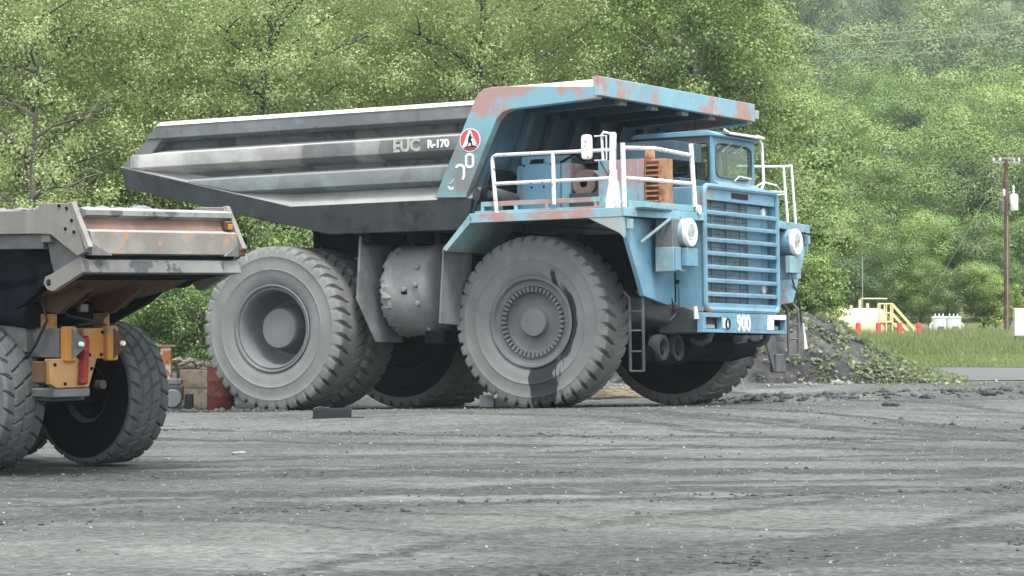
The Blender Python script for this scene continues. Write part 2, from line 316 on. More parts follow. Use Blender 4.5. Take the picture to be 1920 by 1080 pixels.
def ground_mat():
    n = NT('coal_dust_yard'); co = n.tc.outputs['Object']
    warp = n.n('ShaderNodeVectorMath', operation='ADD')
    nz = n.n('ShaderNodeTexNoise'); nz.inputs['Scale'].default_value = .08; n.l(co, nz.inputs['Vector'])
    sc = n.n('ShaderNodeVectorMath', operation='SCALE'); sc.inputs['Scale'].default_value = 7.; n.l(nz.outputs['Color'], sc.inputs[0])
    n.l(co, warp.inputs[0]); n.l(sc.outputs[0], warp.inputs[1]); w = warp.outputs[0]
    big = n.noise(.22, 5, .6, co=w)
    c = n.mix(n.ramp(big, .36, .64), (.068, .076, .070), (.156, .164, .149))
    pale = n.noise(.5, 5, .62, co=w, sc=(.35, 1, 1), off=(4, 9, 0))
    c = n.mix(n.ramp(pale, .50, .70, 0, .6), c, (.27, .275, .26))
    tr = n.noise(1., 4, .62, co=w, sc=(.10, 1.25, 1), rot=(0, 0, math.radians(-34)), off=(1, 2, 0))      # wheel tracks
    c = n.mix(n.ramp(tr, .52, .62, 0, .55), c, (.044, .047, .048))
    brk = n.noise(.9, 5, .65, off=(5, 15, 0)); brk2 = n.noise(4.5, 5, .7)
    for cx, cy, rad, wd in ((-20, 59.6, 40, .38), (-20, 59.6, 42.4, .38), (-46, 96, 84, .65), (-46, 96, 87.2, .65), (22, -14, 52, .4), (22, -14, 54.3, .4), (-6, 130, 92, .75), (-6, 130, 95.4, .75), (-60, 40, 71, .35), (-35, 20, 48, .3), (-35, 20, 50.2, .3), (40, 2, 46, .3), (40, 2, 48.3, .3), (-10, 72, 31, .3), (-10, 72, 33.4, .3), (0, -40, 79, .35), (0, -40, 81.5, .35), (30, 70, 49, .25), (30, 70, 51, .25), (10, 84, 38, .45), (10, 84, 40.6, .45), (60, 90, 66, .4), (60, 90, 68.5, .4)):
        ds = n.n('ShaderNodeVectorMath', operation='DISTANCE'); n.l(w2_ if False else co, ds.inputs[0]); ds.inputs[1].default_value = (cx, cy, 0)
        a = n.math('ABSOLUTE', n.math('SUBTRACT', n.math('ADD', ds.outputs['Value'], n.math('MULTIPLY', big, 3.)), rad+1.5))
        k = n.math('MULTIPLY', n.math('SUBTRACT', 1., n.ramp(n.math('ADD', a, n.math('MULTIPLY', brk2, .35)), wd-.08, wd+.2)), n.ramp(brk, .34, .47, .10, .95))
        c = n.mix(k, c, (.026, .029, .029))
    tr2 = n.noise(1., 5, .65, co=w, sc=(.16, 2.6, 1), rot=(0, 0, math.radians(-16)), off=(7, 5, 0))
    c = n.mix(n.ramp(tr2, .55, .68, 0, .35), c, (.048, .051, .053))
    dk = n.noise(.16, 6, .65, co=w, off=(20, 4, 0)); c = n.mix(n.ramp(dk, .48, .66, 0, .55), c, (.040, .043, .045))
    tn = n.noise(.13, 3, .5, off=(2, 30, 0)); c = n.mix(n.ramp(tn, .58, .72, 0, .22), c, (.24, .225, .19))
    fi = n.noise(9, 6, .7); c = n.mix(n.ramp(fi, .3, .7, 0, 1), n.mix(.5, c, (.035, .038, .037)), n.mix(.24, c, (.36, .37, .35)))
    f2 = n.noise(2.6, 7, .75, off=(3, 8, 0)); c = n.mix(n.ramp(f2, .50, .66, 0, .5), c, (.055, .058, .057))
    vo = n.n('ShaderNodeTexVoronoi'); vo.inputs['Scale'].default_value = 5.5; n.l(co, vo.inputs['Vector'])
    sp = n.math('MULTIPLY', n.math('LESS_THAN', vo.outputs['Distance'], .11), n.ramp(n.noise(.8, 3), .54, .62))
    c = n.mix(n.math('MULTIPLY', sp, .45), c, (.50, .50, .48))
    y = n.sep()[1]
    g = n.mix(n.ramp(n.noise(.4, 4), .35, .65), (.12, .145, .07), (.18, .20, .10))
    x = n.sep()[0]
    gm = n.ramp(n.math('ADD', y, n.math('MULTIPLY', n.math('SUBTRACT', n.noise(.35, 5), .5), 9)), 88, 90)
    c = n.mix(gm, c, g)
    b = n.math('ADD', n.math('MULTIPLY', fi, .5), n.math('MULTIPLY', n.noise(2.4, 5, .65), 1.))
    return n.bsdf(c, .93, .12, bump=b, bs=.9, bd=.06)
go = link('ground', grid_mesh('ground', Xg, Yg, ground_z(Xg, Yg)), ground_mat()); tag(go, kind='structure')

# asphalt road crossing behind the spoil heap
xs = np.linspace(6, 90, 90); yc = np.linspace(73.5, 83.5, 14)
Xr, Yr = np.meshgrid(xs, yc, indexing='ij'); Yr = Yr + .03*(Xr-10) + .25*np.sin(Xr*.5)*(np.abs(Yr-78.5) > 4.9)
ro = NT('worn_asphalt'); ro = ro.bsdf(ro.mix(ro.ramp(ro.noise(.5, 5, sc=(.3, 1, 1)), .4, .6), (.13, .136, .136), (.17, .176, .172)), .9, .15, bump=ro.noise(14, 5), bs=.4, bd=.01)
rd = link('road', grid_mesh('road', Xr, Yr, ground_z(Xr, Yr)+.02), ro); tag(rd, kind='structure')

# ------------------------------------------------------------------ wheels
def tyre_mesh(name, R, prof, N, per, lug):
    half = prof + [(r, -y) for r, y in prof[::-1][1:]]
    pr = []
    for i in range(len(half)-1):                        # refine the tread so the cuts are crisp
        (r0, y0), (r1, y1) = half[i], half[i+1]
        k = 6 if min(r0, r1) > R*.93 else 1
        for j in range(k): pr.append((r0+(r1-r0)*j/k, y0+(y1-y0)*j/k))
    pr.append(half[-1]); pr = np.array(pr); n = N*per
    th = np.arange(n)*2*PI/n; T, J = np.meshgrid(th, np.arange(len(pr)), indexing='ij')
    rr = pr[J, 0]; yy = pr[J, 1]; rr = rr - lug(T, rr, yy)
    V = np.stack([rr*np.cos(T), yy, rr*np.sin(T)], -1).reshape(-1, 3)
    c = len(pr); i = np.arange(n*(c-1)); a = (i//(c-1))*c + i % (c-1); b = (a + c) % (n*c)
    return np_mesh(name, V, np.stack([a, a+1, b+1, b], 1))
W = .50
profA = [(.76,-.30),(.79,-.385),(.84,-.43),(.90,-.462),(.98,-.488),(1.06,-.502),(1.13,-.508),(1.15,-.520),(1.165,-.507),(1.26,-.497),(1.34,-.487),(1.375,-.497),(1.40,-.503),(1.43,-.492),(1.50,-.485),(1.55,-.470),(1.592,-.44),(1.61,-.38),(1.615,-.20),(1.62,0)]
def lugA(T, r, y):
    u = np.abs(y)/W; N = 40
    ph = T*N/(2*PI) + np.where(y > 0, .5, 0) + .55*np.clip(1-u, 0, 1)**1.3*1.6 - .2
    d = np.abs((ph % 1)-.5); wd = .13*np.clip((u-.25)/.5, .35, 1)
    g = 1-sst(0, .055, np.maximum(0, d-wd))
    ctr = sst(.22, .34, u)
    return g*ctr*np.interp(r, [1.40, 1.47, 1.62], [0, .045, .075])
meA = tyre_mesh('tyre', 1.62, profA, 40, 22, lugA)
profB = [(.34,-.20),(.36,-.26),(.42,-.30),(.50,-.325),(.60,-.335),(.66,-.345),(.70,-.338),(.78,-.332),(.84,-.335),(.885,-.34),(.915,-.325),(.930,-.30),(.935,-.15),(.937,0)]
def lugB(T, r, y):
    u = y/.34; N = 26; row = np.floor((u+1)/2*4); row = np.clip(row, 0, 3)
    f = ((u+1)/2*4) % 1
    zig = .10*np.sign(((T*N/(2*PI)) % 1)-.5)
    ph = T*N/(2*PI) + np.where(row % 2 == 0, 0, .5) + .45*np.where(u > 0, -1, 1)*(f-.5)*np.where(row % 2 == 0, 1, -1)
    d = np.abs((ph % 1)-.5); g1 = 1-sst(0, .03, np.maximum(0, d-.055))
    e = np.minimum(f, 1-f); edge = (np.abs(u) < .9)
    g2 = np.where((np.abs(u+zig*.3) < .75), 1-sst(.04, .08, e), 0)
    return np.maximum(g1*.9, g2*.7)*np.interp(r, [.80, .86, .937], [0, .03, .05])
meB = tyre_mesh('tyre', .937, profB, 26, 24, lugB)

def haul_wheel(parent, x, y, flip, front, stain=False):
    w = bpy.data.objects.new('wheel', None); COL.objects.link(w); w.parent = parent; w.location = (x, y, 1.60)
    w.rotation_euler = (0, random.uniform(0, .3) if not stain else 0, PI if flip else 0)
    me = meA if not stain else meA.copy()
    t = link('tyre', me, None if (len(me.materials)) else M['tyre'], w, ang=28)
    if stain: me.materials.clear(); me.materials.append(M['tyre_stain'])
    r = MB()
    if front:
        r.lathe([(.76,-.30),(.80,-.42),(.85,-.455),(.855,-.475),(.835,-.485),(.80,-.475),(.785,-.44),(.765,-.40),(.70,-.385),(.685,-.40),(.67,-.40),(.655,-.37),(.575,-.345),(.55,-.28),(.50,-.245),(.36,-.235),(.29,-.25),(.265,-.27)], 96)
        ro_ = r.obj('rim', M['rim'], w)
        b = MB()
        for k in range(44):
            a = 2*PI*k/44; c, s = math.cos(a), math.sin(a); tx, tz = -s, c
            p = []
            for rr, hw, yy in ((.565, .020, -.415), (.655, .027, -.425)):
                p += [(c*rr+tx*hw, yy, s*rr+tz*hw), (c*rr-tx*hw, yy, s*rr-tz*hw)]
            q = [(X, -.335, Z) for X, _, Z in p]
            b.loft([p[0], p[1], p[3], p[2]], [q[0], q[1], q[3], q[2]])
        MB().lathe([(.56,-.338),(.585,-.362),(.655,-.384),(.672,-.402)], 72).obj('clamp_groove', M['under_grey'], w)
        b.obj('clamp_ring', M['rim'], w)
        MB().lathe([(.27,-.26),(.27,-.37),(.255,-.395),(.20,-.405),(.0,-.408)], 48).obj('hub_cap', M['rim'], w)
    else:
        r.lathe([(.76,-.30),(.80,-.42),(.855,-.455),(.86,-.475),(.84,-.485),(.815,-.475),(.80,-.43),(.785,-.44),(.77,-.445),(.755,-.43),(.735,-.40),(.72,-.30),(.70,-.05),(.67,.18),(.58,.28),(.0,.28)], 96)
        r.obj('rim', M['rim'], w)
        MB().lathe([(.50,.30),(.43,.12),(.40,-.12),(.39,-.20),(.37,-.225),(.0,-.232)], 56).obj('hub_cap', M['rim'], w)
    MB().lathe([(.78,.40),(.74,.44),(.6,.46),(.3,.47),(0,.47)], 48).obj('back_plate', M['under'], w)
    MB().lathe([(1.385,.5005),(1.34,.492),(1.26,.502),(1.165,.513),(1.15,.525),(1.13,.513),(1.06,.507),(.98,.493),(.90,.467),(.84,.436),(.79,.39)], 72).obj('inner_sidewall', M['tyre_dark'], w)  # black cover on the inner side, paints in the shade under the truck
    return w

# ------------------------------------------------------------------ the big haul truck (local: x forward, y to its left, z up)
T = thing('haul_truck', 'huge faded blue rigid haul truck with dusty grey dump bed, parked facing right', 'dump truck', (TX, TY, TZ))
T.rotation_euler = (Matrix.Rotation(TYAW, 3, 'Z') @ Matrix.Rotation(-TP, 3, 'Y') @ Matrix.Rotation(TR, 3, 'X')).to_euler()
YF = 3.03
haul_wheel(T, 5.72, -YF, False, True, True); haul_wheel(T, 5.72, YF, True, True)
haul_wheel(T, 0, -YF, False, False); haul_wheel(T, 0, YF, True, False)
haul_wheel(T, 0, -1.93, False, False); haul_wheel(T, 0, 1.93, True, False)

# dump bed
bed = bpy.data.objects.new('dump_bed', None); COL.objects.link(bed); bed.parent = T
def side(name, fn, m, bevel=.012, both=True):
    for sg in ((-1, 1) if both else (-1,)): fn(MB(), sg).obj(name, m, bed, bevel)
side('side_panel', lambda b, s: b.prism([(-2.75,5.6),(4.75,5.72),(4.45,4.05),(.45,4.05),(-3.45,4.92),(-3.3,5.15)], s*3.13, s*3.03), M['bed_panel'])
def rail(b, s):
    sec = lambda x, zt, zb, e=0: [(x, s*3.05, zt), (x, s*3.26, zt), (x+e*.1, s*3.43, zt-.09), (x+e, s*3.43, zb), (x+e, s*3.14, zb-.05), (x, s*3.05, zb)]
    return b.loft(sec(-2.72, 5.775, 5.44, -.28), sec(4.6, 5.80, 5.47))
side('top_rail', rail, M['bed'])
def cream(b, s):
    sec = lambda x, zt: [(x, s*3.27, zt+.006), (x, s*3.445, zt-.086), (x, s*3.435, zt-.094), (x, s*3.25, zt-.01)]
    return b.loft(sec(-2.74, 5.778), sec(4.6, 5.803))
side('rail_capping', cream, M['bed_top'], 0)
def ribfn(x0, x1, zt0, zb0, zt1, zb1, e=0):
    def f(b, s):
        sec = lambda x, zt, zb, e=0: [(x, s*3.12, zt+.07), (x, s*3.40, zt), (x+e, s*3.42, zt-.035), (x+e, s*3.42, zb+.01), (x, s*3.40, zb-.01), (x, s*3.12, zb-.13)]
        return b.loft(sec(x0, zt0, zb0, e), sec(x1, zt1, zb1))
    return f
side('side_rib', ribfn(-3.33, 4.35, 5.15, 4.87, 5.17, 4.88, -.06), M['bed_rib'])
def rib3(b, s):
    sec = lambda x, zt, zb: [(x, s*3.12, zt+.07), (x, s*3.40, zt), (x, s*3.42, zt-.03), (x, s*3.42, min(zb+.01, zt-.031)), (x, s*3.40, min(zb-.01, zt-.032)), (x, s*3.12, zb-.10)]
    b.loft(sec(-2.0, 4.575, 4.53), sec(-.85, 4.585, 4.30)); return b.loft(sec(-.849, 4.585, 4.30), sec(4.1, 4.60, 4.31))
side('side_rib', rib3, M['bed_rib3'])
side('tail_plate', lambda b, s: b.prism([(-2.96,5.44),(-2.60,5.44),(-2.93,5.10),(-3.45,4.86),(-3.63,4.90),(-3.36,5.12)], s*3.405, s*3.13), M['bed'])
def ledge(b, s):
    return b.loft([(.42, s*3.13, 4.25), (.42, s*3.42, 3.965), (.42, s*3.13, 3.9)], [(4.45, s*3.13, 4.27), (4.45, s*3.42, 3.965), (4.45, s*3.13, 3.9)])
side('dust_ledge', ledge, M['ledge'], 0)
def ledge2(b, s):
    return b.loft([(-3.55, s*3.13, 5.0), (-3.62, s*3.42, 4.925), (-3.58, s*3.13, 4.8)], [(.42, s*3.13, 4.25), (.42, s*3.42, 3.968), (.42, s*3.13, 3.9)])
side('dust_ledge', ledge2, M['bed_panel'], 0)
def band(b, s):
    top = [(-3.64,4.92),(.42,3.965),(4.46,3.965)]; bot = [(-3.57,4.49),(-.30,3.72),(.02,3.655),(.5,3.56),(1.16,3.40),(4.27,3.38)]
    o = [(x, s*3.43, z) for x, z in top] + [(x, s*3.30, z) for x, z in bot[::-1]]
    i = [(x, s*3.20, z) for x, z in top] + [(x, s*3.10, z) for x, z in bot[::-1]]
    return b.loft(o, i)
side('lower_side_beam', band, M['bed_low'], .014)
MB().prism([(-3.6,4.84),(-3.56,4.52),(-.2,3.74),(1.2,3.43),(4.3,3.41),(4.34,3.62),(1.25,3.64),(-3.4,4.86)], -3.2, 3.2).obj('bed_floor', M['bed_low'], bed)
for y in (-1.05, 1.05): MB().prism([(-.6,3.80),(1.2,3.40),(4.2,3.38),(4.2,2.95),(1.4,2.95),(-.2,3.1)], y-.2, y+.2).obj('floor_beam', M['under'], bed, .02)
for x in (1.9, 2.9, 3.9): P(x-.1, x+.1, -3.05, 3.05, 3.2, 3.405).obj('cross_bolster', M['under'], bed, .02)
# bulkhead and canopy
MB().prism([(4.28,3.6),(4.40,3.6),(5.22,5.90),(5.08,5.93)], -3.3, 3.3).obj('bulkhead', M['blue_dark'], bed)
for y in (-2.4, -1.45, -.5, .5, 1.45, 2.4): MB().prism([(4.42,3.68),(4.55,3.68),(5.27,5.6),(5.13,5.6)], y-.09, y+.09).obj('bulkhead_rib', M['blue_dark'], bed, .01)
def strut(b, s):
    o = [(3.69,3.99),(4.36,3.97),(4.72,4.75),(5.05,5.42),(5.17,5.53),(5.34,5.58),(7.14,5.68),(7.16,5.90),(5.6,6.0),(4.95,6.02),(4.78,5.99),(4.66,5.92),(4.58,5.80)]
    return b.loft([(x, s*3.50, z) for x, z in o], [(x, s*3.26, z) for x, z in o])
sl = MB(); strut(sl, -1).obj('side_strut', M['strut'], bed, .015); strut(MB(), 1).obj('side_strut', M['strut'], bed, .015)
def cham(b, s): return b.loft([(4.95, s*3.49, 6.0), (4.95, s*3.26, 6.03), (4.95, s*3.2, 5.95)], [(7.14, s*3.49, 5.905), (7.14, s*3.16, 6.075), (7.14, s*3.1, 5.9)])
side('canopy_edge', cham, M['bed_top'], 0)
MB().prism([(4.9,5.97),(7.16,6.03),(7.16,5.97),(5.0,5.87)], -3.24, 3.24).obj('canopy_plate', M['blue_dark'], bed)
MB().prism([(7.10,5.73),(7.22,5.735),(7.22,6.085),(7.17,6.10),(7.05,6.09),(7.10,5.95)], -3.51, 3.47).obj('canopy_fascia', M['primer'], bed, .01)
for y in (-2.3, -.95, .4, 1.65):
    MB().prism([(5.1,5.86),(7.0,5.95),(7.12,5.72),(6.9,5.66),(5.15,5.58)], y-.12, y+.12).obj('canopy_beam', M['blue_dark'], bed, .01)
    P(6.98, 7.1, y-.15, y+.15, 5.645, 5.728).obj('beam_end', M['bed_rib3'], bed, .01)
P(6.95, 7.2, 3.48, 3.72, 5.80, 5.98).obj('corner_bracket', M['blue_pale'], bed, .01)
MB().tube([(-.15,-1.6,4.0),(-.15,-1.6,2.6)], .07).obj('pivot_post', M['under'], bed)

# lettering
def text(name, body, size, fn, m, parent, bold=.0, width=1., th=.004):
    cu = bpy.data.curves.new(name, 'FONT'); cu.body = body; cu.size = size; cu.offset = bold; cu.extrude = th; cu.resolution_u = 4
    o = bpy.data.objects.new('tmp', cu); COL.objects.link(o); bpy.context.view_layer.update()
    me = bpy.data.meshes.new_from_object(o.evaluated_get(bpy.context.evaluated_depsgraph_get())); bpy.data.objects.remove(o)
    for v in me.vertices: v.co = fn(v.co.x*width, v.co.y, v.co.z)
    me.flip_normals() if False else None
    return link(name, me, m, parent, smooth=False)
sf = lambda x0, z0, y: (lambda x, z, t: (x0+x, y-t, z0+z))
text('lettering', 'EUC', .32, sf(2.74, 4.915, -3.428), M['pale_letter'], bed, .014, .98)
text('lettering', 'R-170', .20, sf(3.50, 4.955, -3.428), M['white_letter'], bed, .010, .98)
def stroke(pts, w, y, th=.006):
    b = MB(); pts = [Vector((p[0], 0, p[1])) for p in pts]; L, R_ = [], []
    for i, p in enumerate(pts):
        d = (pts[min(i+1, len(pts)-1)]-pts[max(i-1, 0)]).normalized(); q = Vector((-d.z, 0, d.x))*w/2
        L.append(p+q); R_.append(p-q)
    for i in range(len(pts)-1):
        f = [L[i], L[i+1], R_[i+1], R_[i]]
        b.loft([(v.x, y, v.z) for v in f], [(v.x, y-th, v.z) for v in f])
    return b
arc = lambda cx, cz, rx, rz, a0, a1, n=12: [(cx+rx*math.cos(math.radians(a0+(a1-a0)*i/n)), cz+rz*math.sin(math.radians(a0+(a1-a0)*i/n))) for i in range(n+1)]
yS = -3.503
stroke(arc(4.46, 4.72, .075, .06, 0, 180)+arc(4.46, 4.60, .075, .06, 180, 360)+[(4.535, 4.72)], .05, yS).obj('painted_digit', M['white_letter'], bed)
stroke([(4.17,4.535)]+arc(4.25, 4.525, .085, .06, 150, 0)+[(4.335,4.44),(4.335,4.38),(4.30,4.31)], .05, yS).obj('painted_digit', M['white_letter'], bed)
stroke([(4.12,4.33),(4.07,4.27),(4.02,4.24)], .03, yS).obj('worn_digit', M['pale_letter'], bed)
stroke(arc(4.06, 4.19, .055, .045, 170, 330, 8), .045, yS).obj('worn_digit', M['white_letter'], bed)
def disc(b, cx, cz, r, y, th=.004, n=40): return b.loft([(cx+r*math.cos(2*PI*i/n), y, cz+r*math.sin(2*PI*i/n)) for i in range(n)], [(cx+r*math.cos(2*PI*i/n), y-th, cz+r*math.sin(2*PI*i/n)) for i in range(n)])
ex, ez = 4.475, 5.045
em = disc(MB(), ex, ez, .225, yS).obj('round_emblem', M['white_letter'], bed)
disc(MB(), ex, ez, .205, yS-.004).obj('emblem_field', M['red_letter'], em)
MB().prism([(ex-.165,ez-.13),(ex+.165,ez-.13),(ex+.02,ez+.19),(ex-.02,ez+.19)], yS-.008, yS-.012).obj('emblem_triangle', M['white_letter'], em)
mb = MB(); y0 = yS-.0125
for poly in ([(-.01,.10),(.005,.125),(.03,.12),(.035,.095),(.01,.08)], [(-.04,.0),(-.02,.08),(.02,.085),(.05,.055),(.09,.06),(.09,.05),(.04,.035),(.02,0)], [(-.04,.01),(-.035,-.04),(-.075,-.13),(-.05,-.13),(-.01,-.045),(.025,-.06),(.03,-.13),(.06,-.13),(.055,-.045),(.02,.01)], [(-.12,-.135),(.14,-.135),(.15,-.12),(.09,-.10),(-.1,-.12)], [(-.13,-.165),(.13,-.165),(.12,-.175),(-.12,-.175)]):
    mb.prism([(ex+a, ez+b_) for a, b_ in poly], y0, y0-.003)
mb.obj('emblem_figure', M['black'], em)

# chassis
ch = bpy.data.objects.new('chassis', None); COL.objects.link(ch); ch.parent = T
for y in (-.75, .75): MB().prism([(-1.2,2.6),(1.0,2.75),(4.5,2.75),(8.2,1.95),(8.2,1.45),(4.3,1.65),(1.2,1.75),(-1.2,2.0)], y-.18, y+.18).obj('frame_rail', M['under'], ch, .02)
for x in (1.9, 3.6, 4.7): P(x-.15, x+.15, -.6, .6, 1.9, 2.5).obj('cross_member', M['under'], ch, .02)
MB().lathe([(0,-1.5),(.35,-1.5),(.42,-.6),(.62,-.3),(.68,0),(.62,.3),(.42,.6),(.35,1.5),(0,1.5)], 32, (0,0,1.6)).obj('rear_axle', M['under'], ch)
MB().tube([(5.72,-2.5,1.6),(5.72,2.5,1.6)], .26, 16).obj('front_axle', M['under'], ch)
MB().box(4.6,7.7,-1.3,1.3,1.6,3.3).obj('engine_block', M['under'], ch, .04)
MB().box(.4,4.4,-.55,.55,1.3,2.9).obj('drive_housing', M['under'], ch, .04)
for y in (-1.45, 1.45): MB().tube([(2.6,y,2.1),(1.9,y,3.5)], [.2,.14], 16).obj('hoist_cylinder', M['under_grey'], ch)
for s in (-1, 1): MB().tube([(5.7,s*1.75,3.3),(5.72,s*1.85,2.2),(5.72,s*1.9,1.4)], [.22,.22,.16], 16).obj('suspension_strut', M['under_grey'], ch)
MB().loft([(x, y, z) for x, y, z in [(6.9,-2.6,1.5),(7.75,-2.6,1.62),(7.75,-2.6,1.98),(6.9,-2.6,2.1)]], [(6.9,-1.2,1.42),(8.0,-1.2,1.42),(8.0,-1.2,1.9),(6.9,-1.2,2.1)]).obj('air_tank', M['under_grey'], ch, .08)
MB().prism([(7.6,1.36),(8.38,1.36),(8.38,1.78),(8.1,1.86),(7.6,1.8)], -1.95, -1.15).obj('frame_horn', M['under_grey'], ch, .03)
MB().prism([(7.6,1.36),(8.38,1.36),(8.38,1.78),(8.1,1.86),(7.6,1.8)], 1.15, 1.95).obj('frame_horn', M['under'], ch, .03)
for y in (-2.0, -1.35): MB().lathe([(.17,-.10),(.24,-.11),(.26,0),(.24,.10),(.17,.10),(.14,.0),(.17,-.10)], 32, (7.62,y,1.10), 'x').obj('suspension_ring', M['under_grey'], ch)
MB().tube([(7.5,-2.3,1.0),(7.55,-1.5,.9),(7.5,-.4,1.0),(7.5,1.5,1.0),(7.5,2.4,1.1)], .15, 12).obj('tie_rod', M['under'], ch)
MB().tube([(7.2,-1.0,1.35),(7.55,-.9,1.15),(7.6,.9,1.15),(7.2,1.0,1.35)], .24, 12).obj('front_crossbeam', M['under'], ch)
for s in (-1, 1):
    h = [(8.38,1.40),(8.32,1.24),(8.18,1.17),(8.02,1.19),(7.96,1.27)]
    MB().tube([(x, s*1.32-.0, z) for x, z in h], [.075,.07,.065,.055,.035], 10).obj('tow_hook', M['under_grey'], ch)
# tank between the wheels
tk = bpy.data.objects.new('side_tank', None); COL.objects.link(tk); tk.parent = T
tm = MB().lathe([(0,2.12),(.72,2.14),(.84,2.22),(.87,2.34),(.872,3.0),(.895,3.01),(.895,3.10),(.86,3.16),(.70,3.24),(.35,3.30),(0,3.31)], 48, (0,-2.12,2.30), 'x').obj('tank_shell', M['tank'], tk)
cm = MB().lathe([(.70,2.12),(.80,2.13),(.85,2.17),(.885,2.22),(.895,2.27),(.89,2.33),(.875,2.40),(.868,2.44)], 110, (0,-2.12,2.30), 'x')
rr_ = random.Random(3); cm.v = [(x+rr_.uniform(-.05,.03), y+(y+2.12)*rr_.uniform(-.035,.03), z+(z-2.3)*rr_.uniform(-.035,.03)) if x < 2.42 else (x, y, z) for x, y, z in cm.v]
cm.obj('caked_mud', M['tank'], tk)
for x, z in ((2.95,2.72),(2.95,2.38),(2.7,2.30),(2.98,2.02),(3.02,1.55)):
    MB().lathe([(0,0),(.055,0),(.055,-.05),(.035,-.07),(0,-.07)], 10, (x, -2.12-math.sqrt(.872**2-(z-2.30)**2)+.01, z)).obj('boss', M['tank'], tk)
P(2.62,2.76,-3.0,-2.88,2.20,2.30).obj('valve', M['under'], tk, .02)
MB().tube([(3.05,-2.3,3.1),(3.05,-2.3,3.42),(2.95,-2.3,3.48),(2.86,-2.3,3.44)], .055, 10).obj('filler_pipe', M['under_grey'], tk)
P(2.9,3.35,-2.6,-2.0,1.25,1.5).obj('tank_bracket', M['under'], tk, .03)
# mud flaps
def flap(pts, th, nm='mud_flap'):
    return MB().loft(pts, [(x-th, y, z) for x, y, z in pts]).obj(nm, M['flap'], T, .01)
flap([(1.78,-3.05,3.36),(1.78,-3.20,2.15),(2.05,-2.95,1.30),(2.1,-2.05,1.30),(1.95,-1.9,2.15),(1.78,-1.95,3.36)], .05)
flap([(1.78,3.05,3.36),(1.78,3.20,2.15),(2.05,2.95,1.30),(2.1,2.05,1.30),(1.95,1.9,2.15),(1.78,1.95,3.36)], .05)
for s in (-1, 1): flap([(4.27,s*4.18,2.98),(4.17,s*4.18,1.60),(4.22,s*3.2,1.56),(4.27,s*3.1,2.98)], .04)
# deck and wings
dk = bpy.data.objects.new('deck', None); COL.objects.link(dk); dk.parent = T
for s in (-1, 1):
    b = MB().prismz([(4.86,s*2.0),(4.86,s*4.17),(7.99,s*4.17),(8.41,s*1.73),(6,s*1.73)], 3.50, 3.575); b.obj('deck_plate', M['blue'], dk, .01)
    P(4.84,8.0,min(s*4.17,s*4.23),max(s*4.17,s*4.23),3.44,3.615).obj('edge_beam', M['primer'], dk, .012)
    MB().loft([(8.0,s*4.24,3.45),(8.06,s*4.24,3.45),(8.06,s*4.24,3.62),(8.0,s*4.24,3.62)], [(8.415,s*1.73,3.45),(8.475,s*1.73,3.45),(8.475,s*1.73,3.60),(8.415,s*1.73,3.60)]).obj('front_edge_beam', M['blue'], dk, .012)
    MB().loft([(4.86,s*4.23,3.615),(4.92,s*4.23,3.50),(4.34,s*4.23,2.93),(4.27,s*4.23,2.99)], [(4.86,s*2.4,3.615),(4.92,s*2.4,3.50),(4.34,s*2.4,2.93),(4.27,s*2.4,2.99)]).obj('wing_rear', M['blue_pale'], dk, .01)
    g = [(7.30,3.44),(8.02,3.44),(8.02,3.06),(7.93,3.15)]
    MB().loft([(x, s*4.22, z) for x, z in g], [(x, s*4.12, z) for x, z in g]).obj('corner_gusset', M['blue_pale'], dk, .01)
    f = [(8.02,s*4.20,3.44),(8.02,s*4.12,3.15),(8.02,s*3.42,2.03),(7.86,s*2.05,1.88),(7.83,s*1.72,1.95),(7.83,s*1.72,3.44)]
    MB().loft(f, [(x-.09, y, z) for x, y, z in f]).obj('wing_front', M['blue'] if s > 0 else M['blue_clean'], dk, .012)
    MB().tube([(8.35,s*2.95,3.44),(8.03,s*3.55,3.0)], .03, 8).obj('brace', M['blue_pale'], dk)
    P(8.03,8.12,min(s*4.0,s*4.12),max(s*4.0,s*4.12),3.22,3.40).obj('marker_lamp', M['blue_pale'], dk, .01)
P(4.9,7.95,-4.12,-4.02,3.62,3.66).obj('kick_strip', M['blue'], dk, .005)
P(5.02,7.5,-4.10,-4.04,3.74,3.83).obj('toe_board', M['primer'], dk, .008)
for x in (5.05,5.75,6.4,7.4): P(x-.03,x+.03,-4.10,-4.04,3.575,3.745).obj('toe_board_post', M['blue'], dk)
MB().loft([(8.06,-4.05,3.62),(8.02,-4.05,3.62),(8.02,-4.05,3.74),(8.06,-4.05,3.74)], [(8.40,-1.95,3.61),(8.36,-1.95,3.61),(8.36,-1.95,3.73),(8.40,-1.95,3.73)]).obj('toe_board', M['blue'], dk, .008)
P(7.5,8.3,-3.9,-2.3,3.58,3.62).obj('deck_tread', M['blue_dark'], dk)
# hood and grille
hd = bpy.data.objects.new('radiator_hood', None); COL.objects.link(hd); hd.parent = T
for s in (-1, 1):
    MB().prism([(5.2,3.5),(7.84,3.5),(7.84,1.80),(8.36,1.74),(8.42,1.80),(8.42,4.10),(5.2,4.06)], s*1.70, s*1.64).obj('hood_side', M['blue_clean'], hd, .01)
P(5.2,8.40,-1.635,1.635,4.05,4.11).obj('hood_top', M['blue_pale'], hd, .012)
def ring(x, y0, y1, z0, z1, r, rad, n=5):
    p = []
    for cy, cz, a0 in ((y1-r, z1-r, 0), (y0+r, z1-r, 90), (y0+r, z0+r, 180), (y1-r, z0+r, 270)):
        for i in range(n+1):
            a = math.radians(a0+90*i/n); p.append((x, cy+r*math.cos(a), cz+r*math.sin(a)))
    p.append(p[0]); p.append(p[1]); return MB().tube(p, rad, 8, False)
ring(8.44,-1.68,1.68,1.80,4.12,.14,.055).obj('grille_frame', M['blue_clean'], hd)
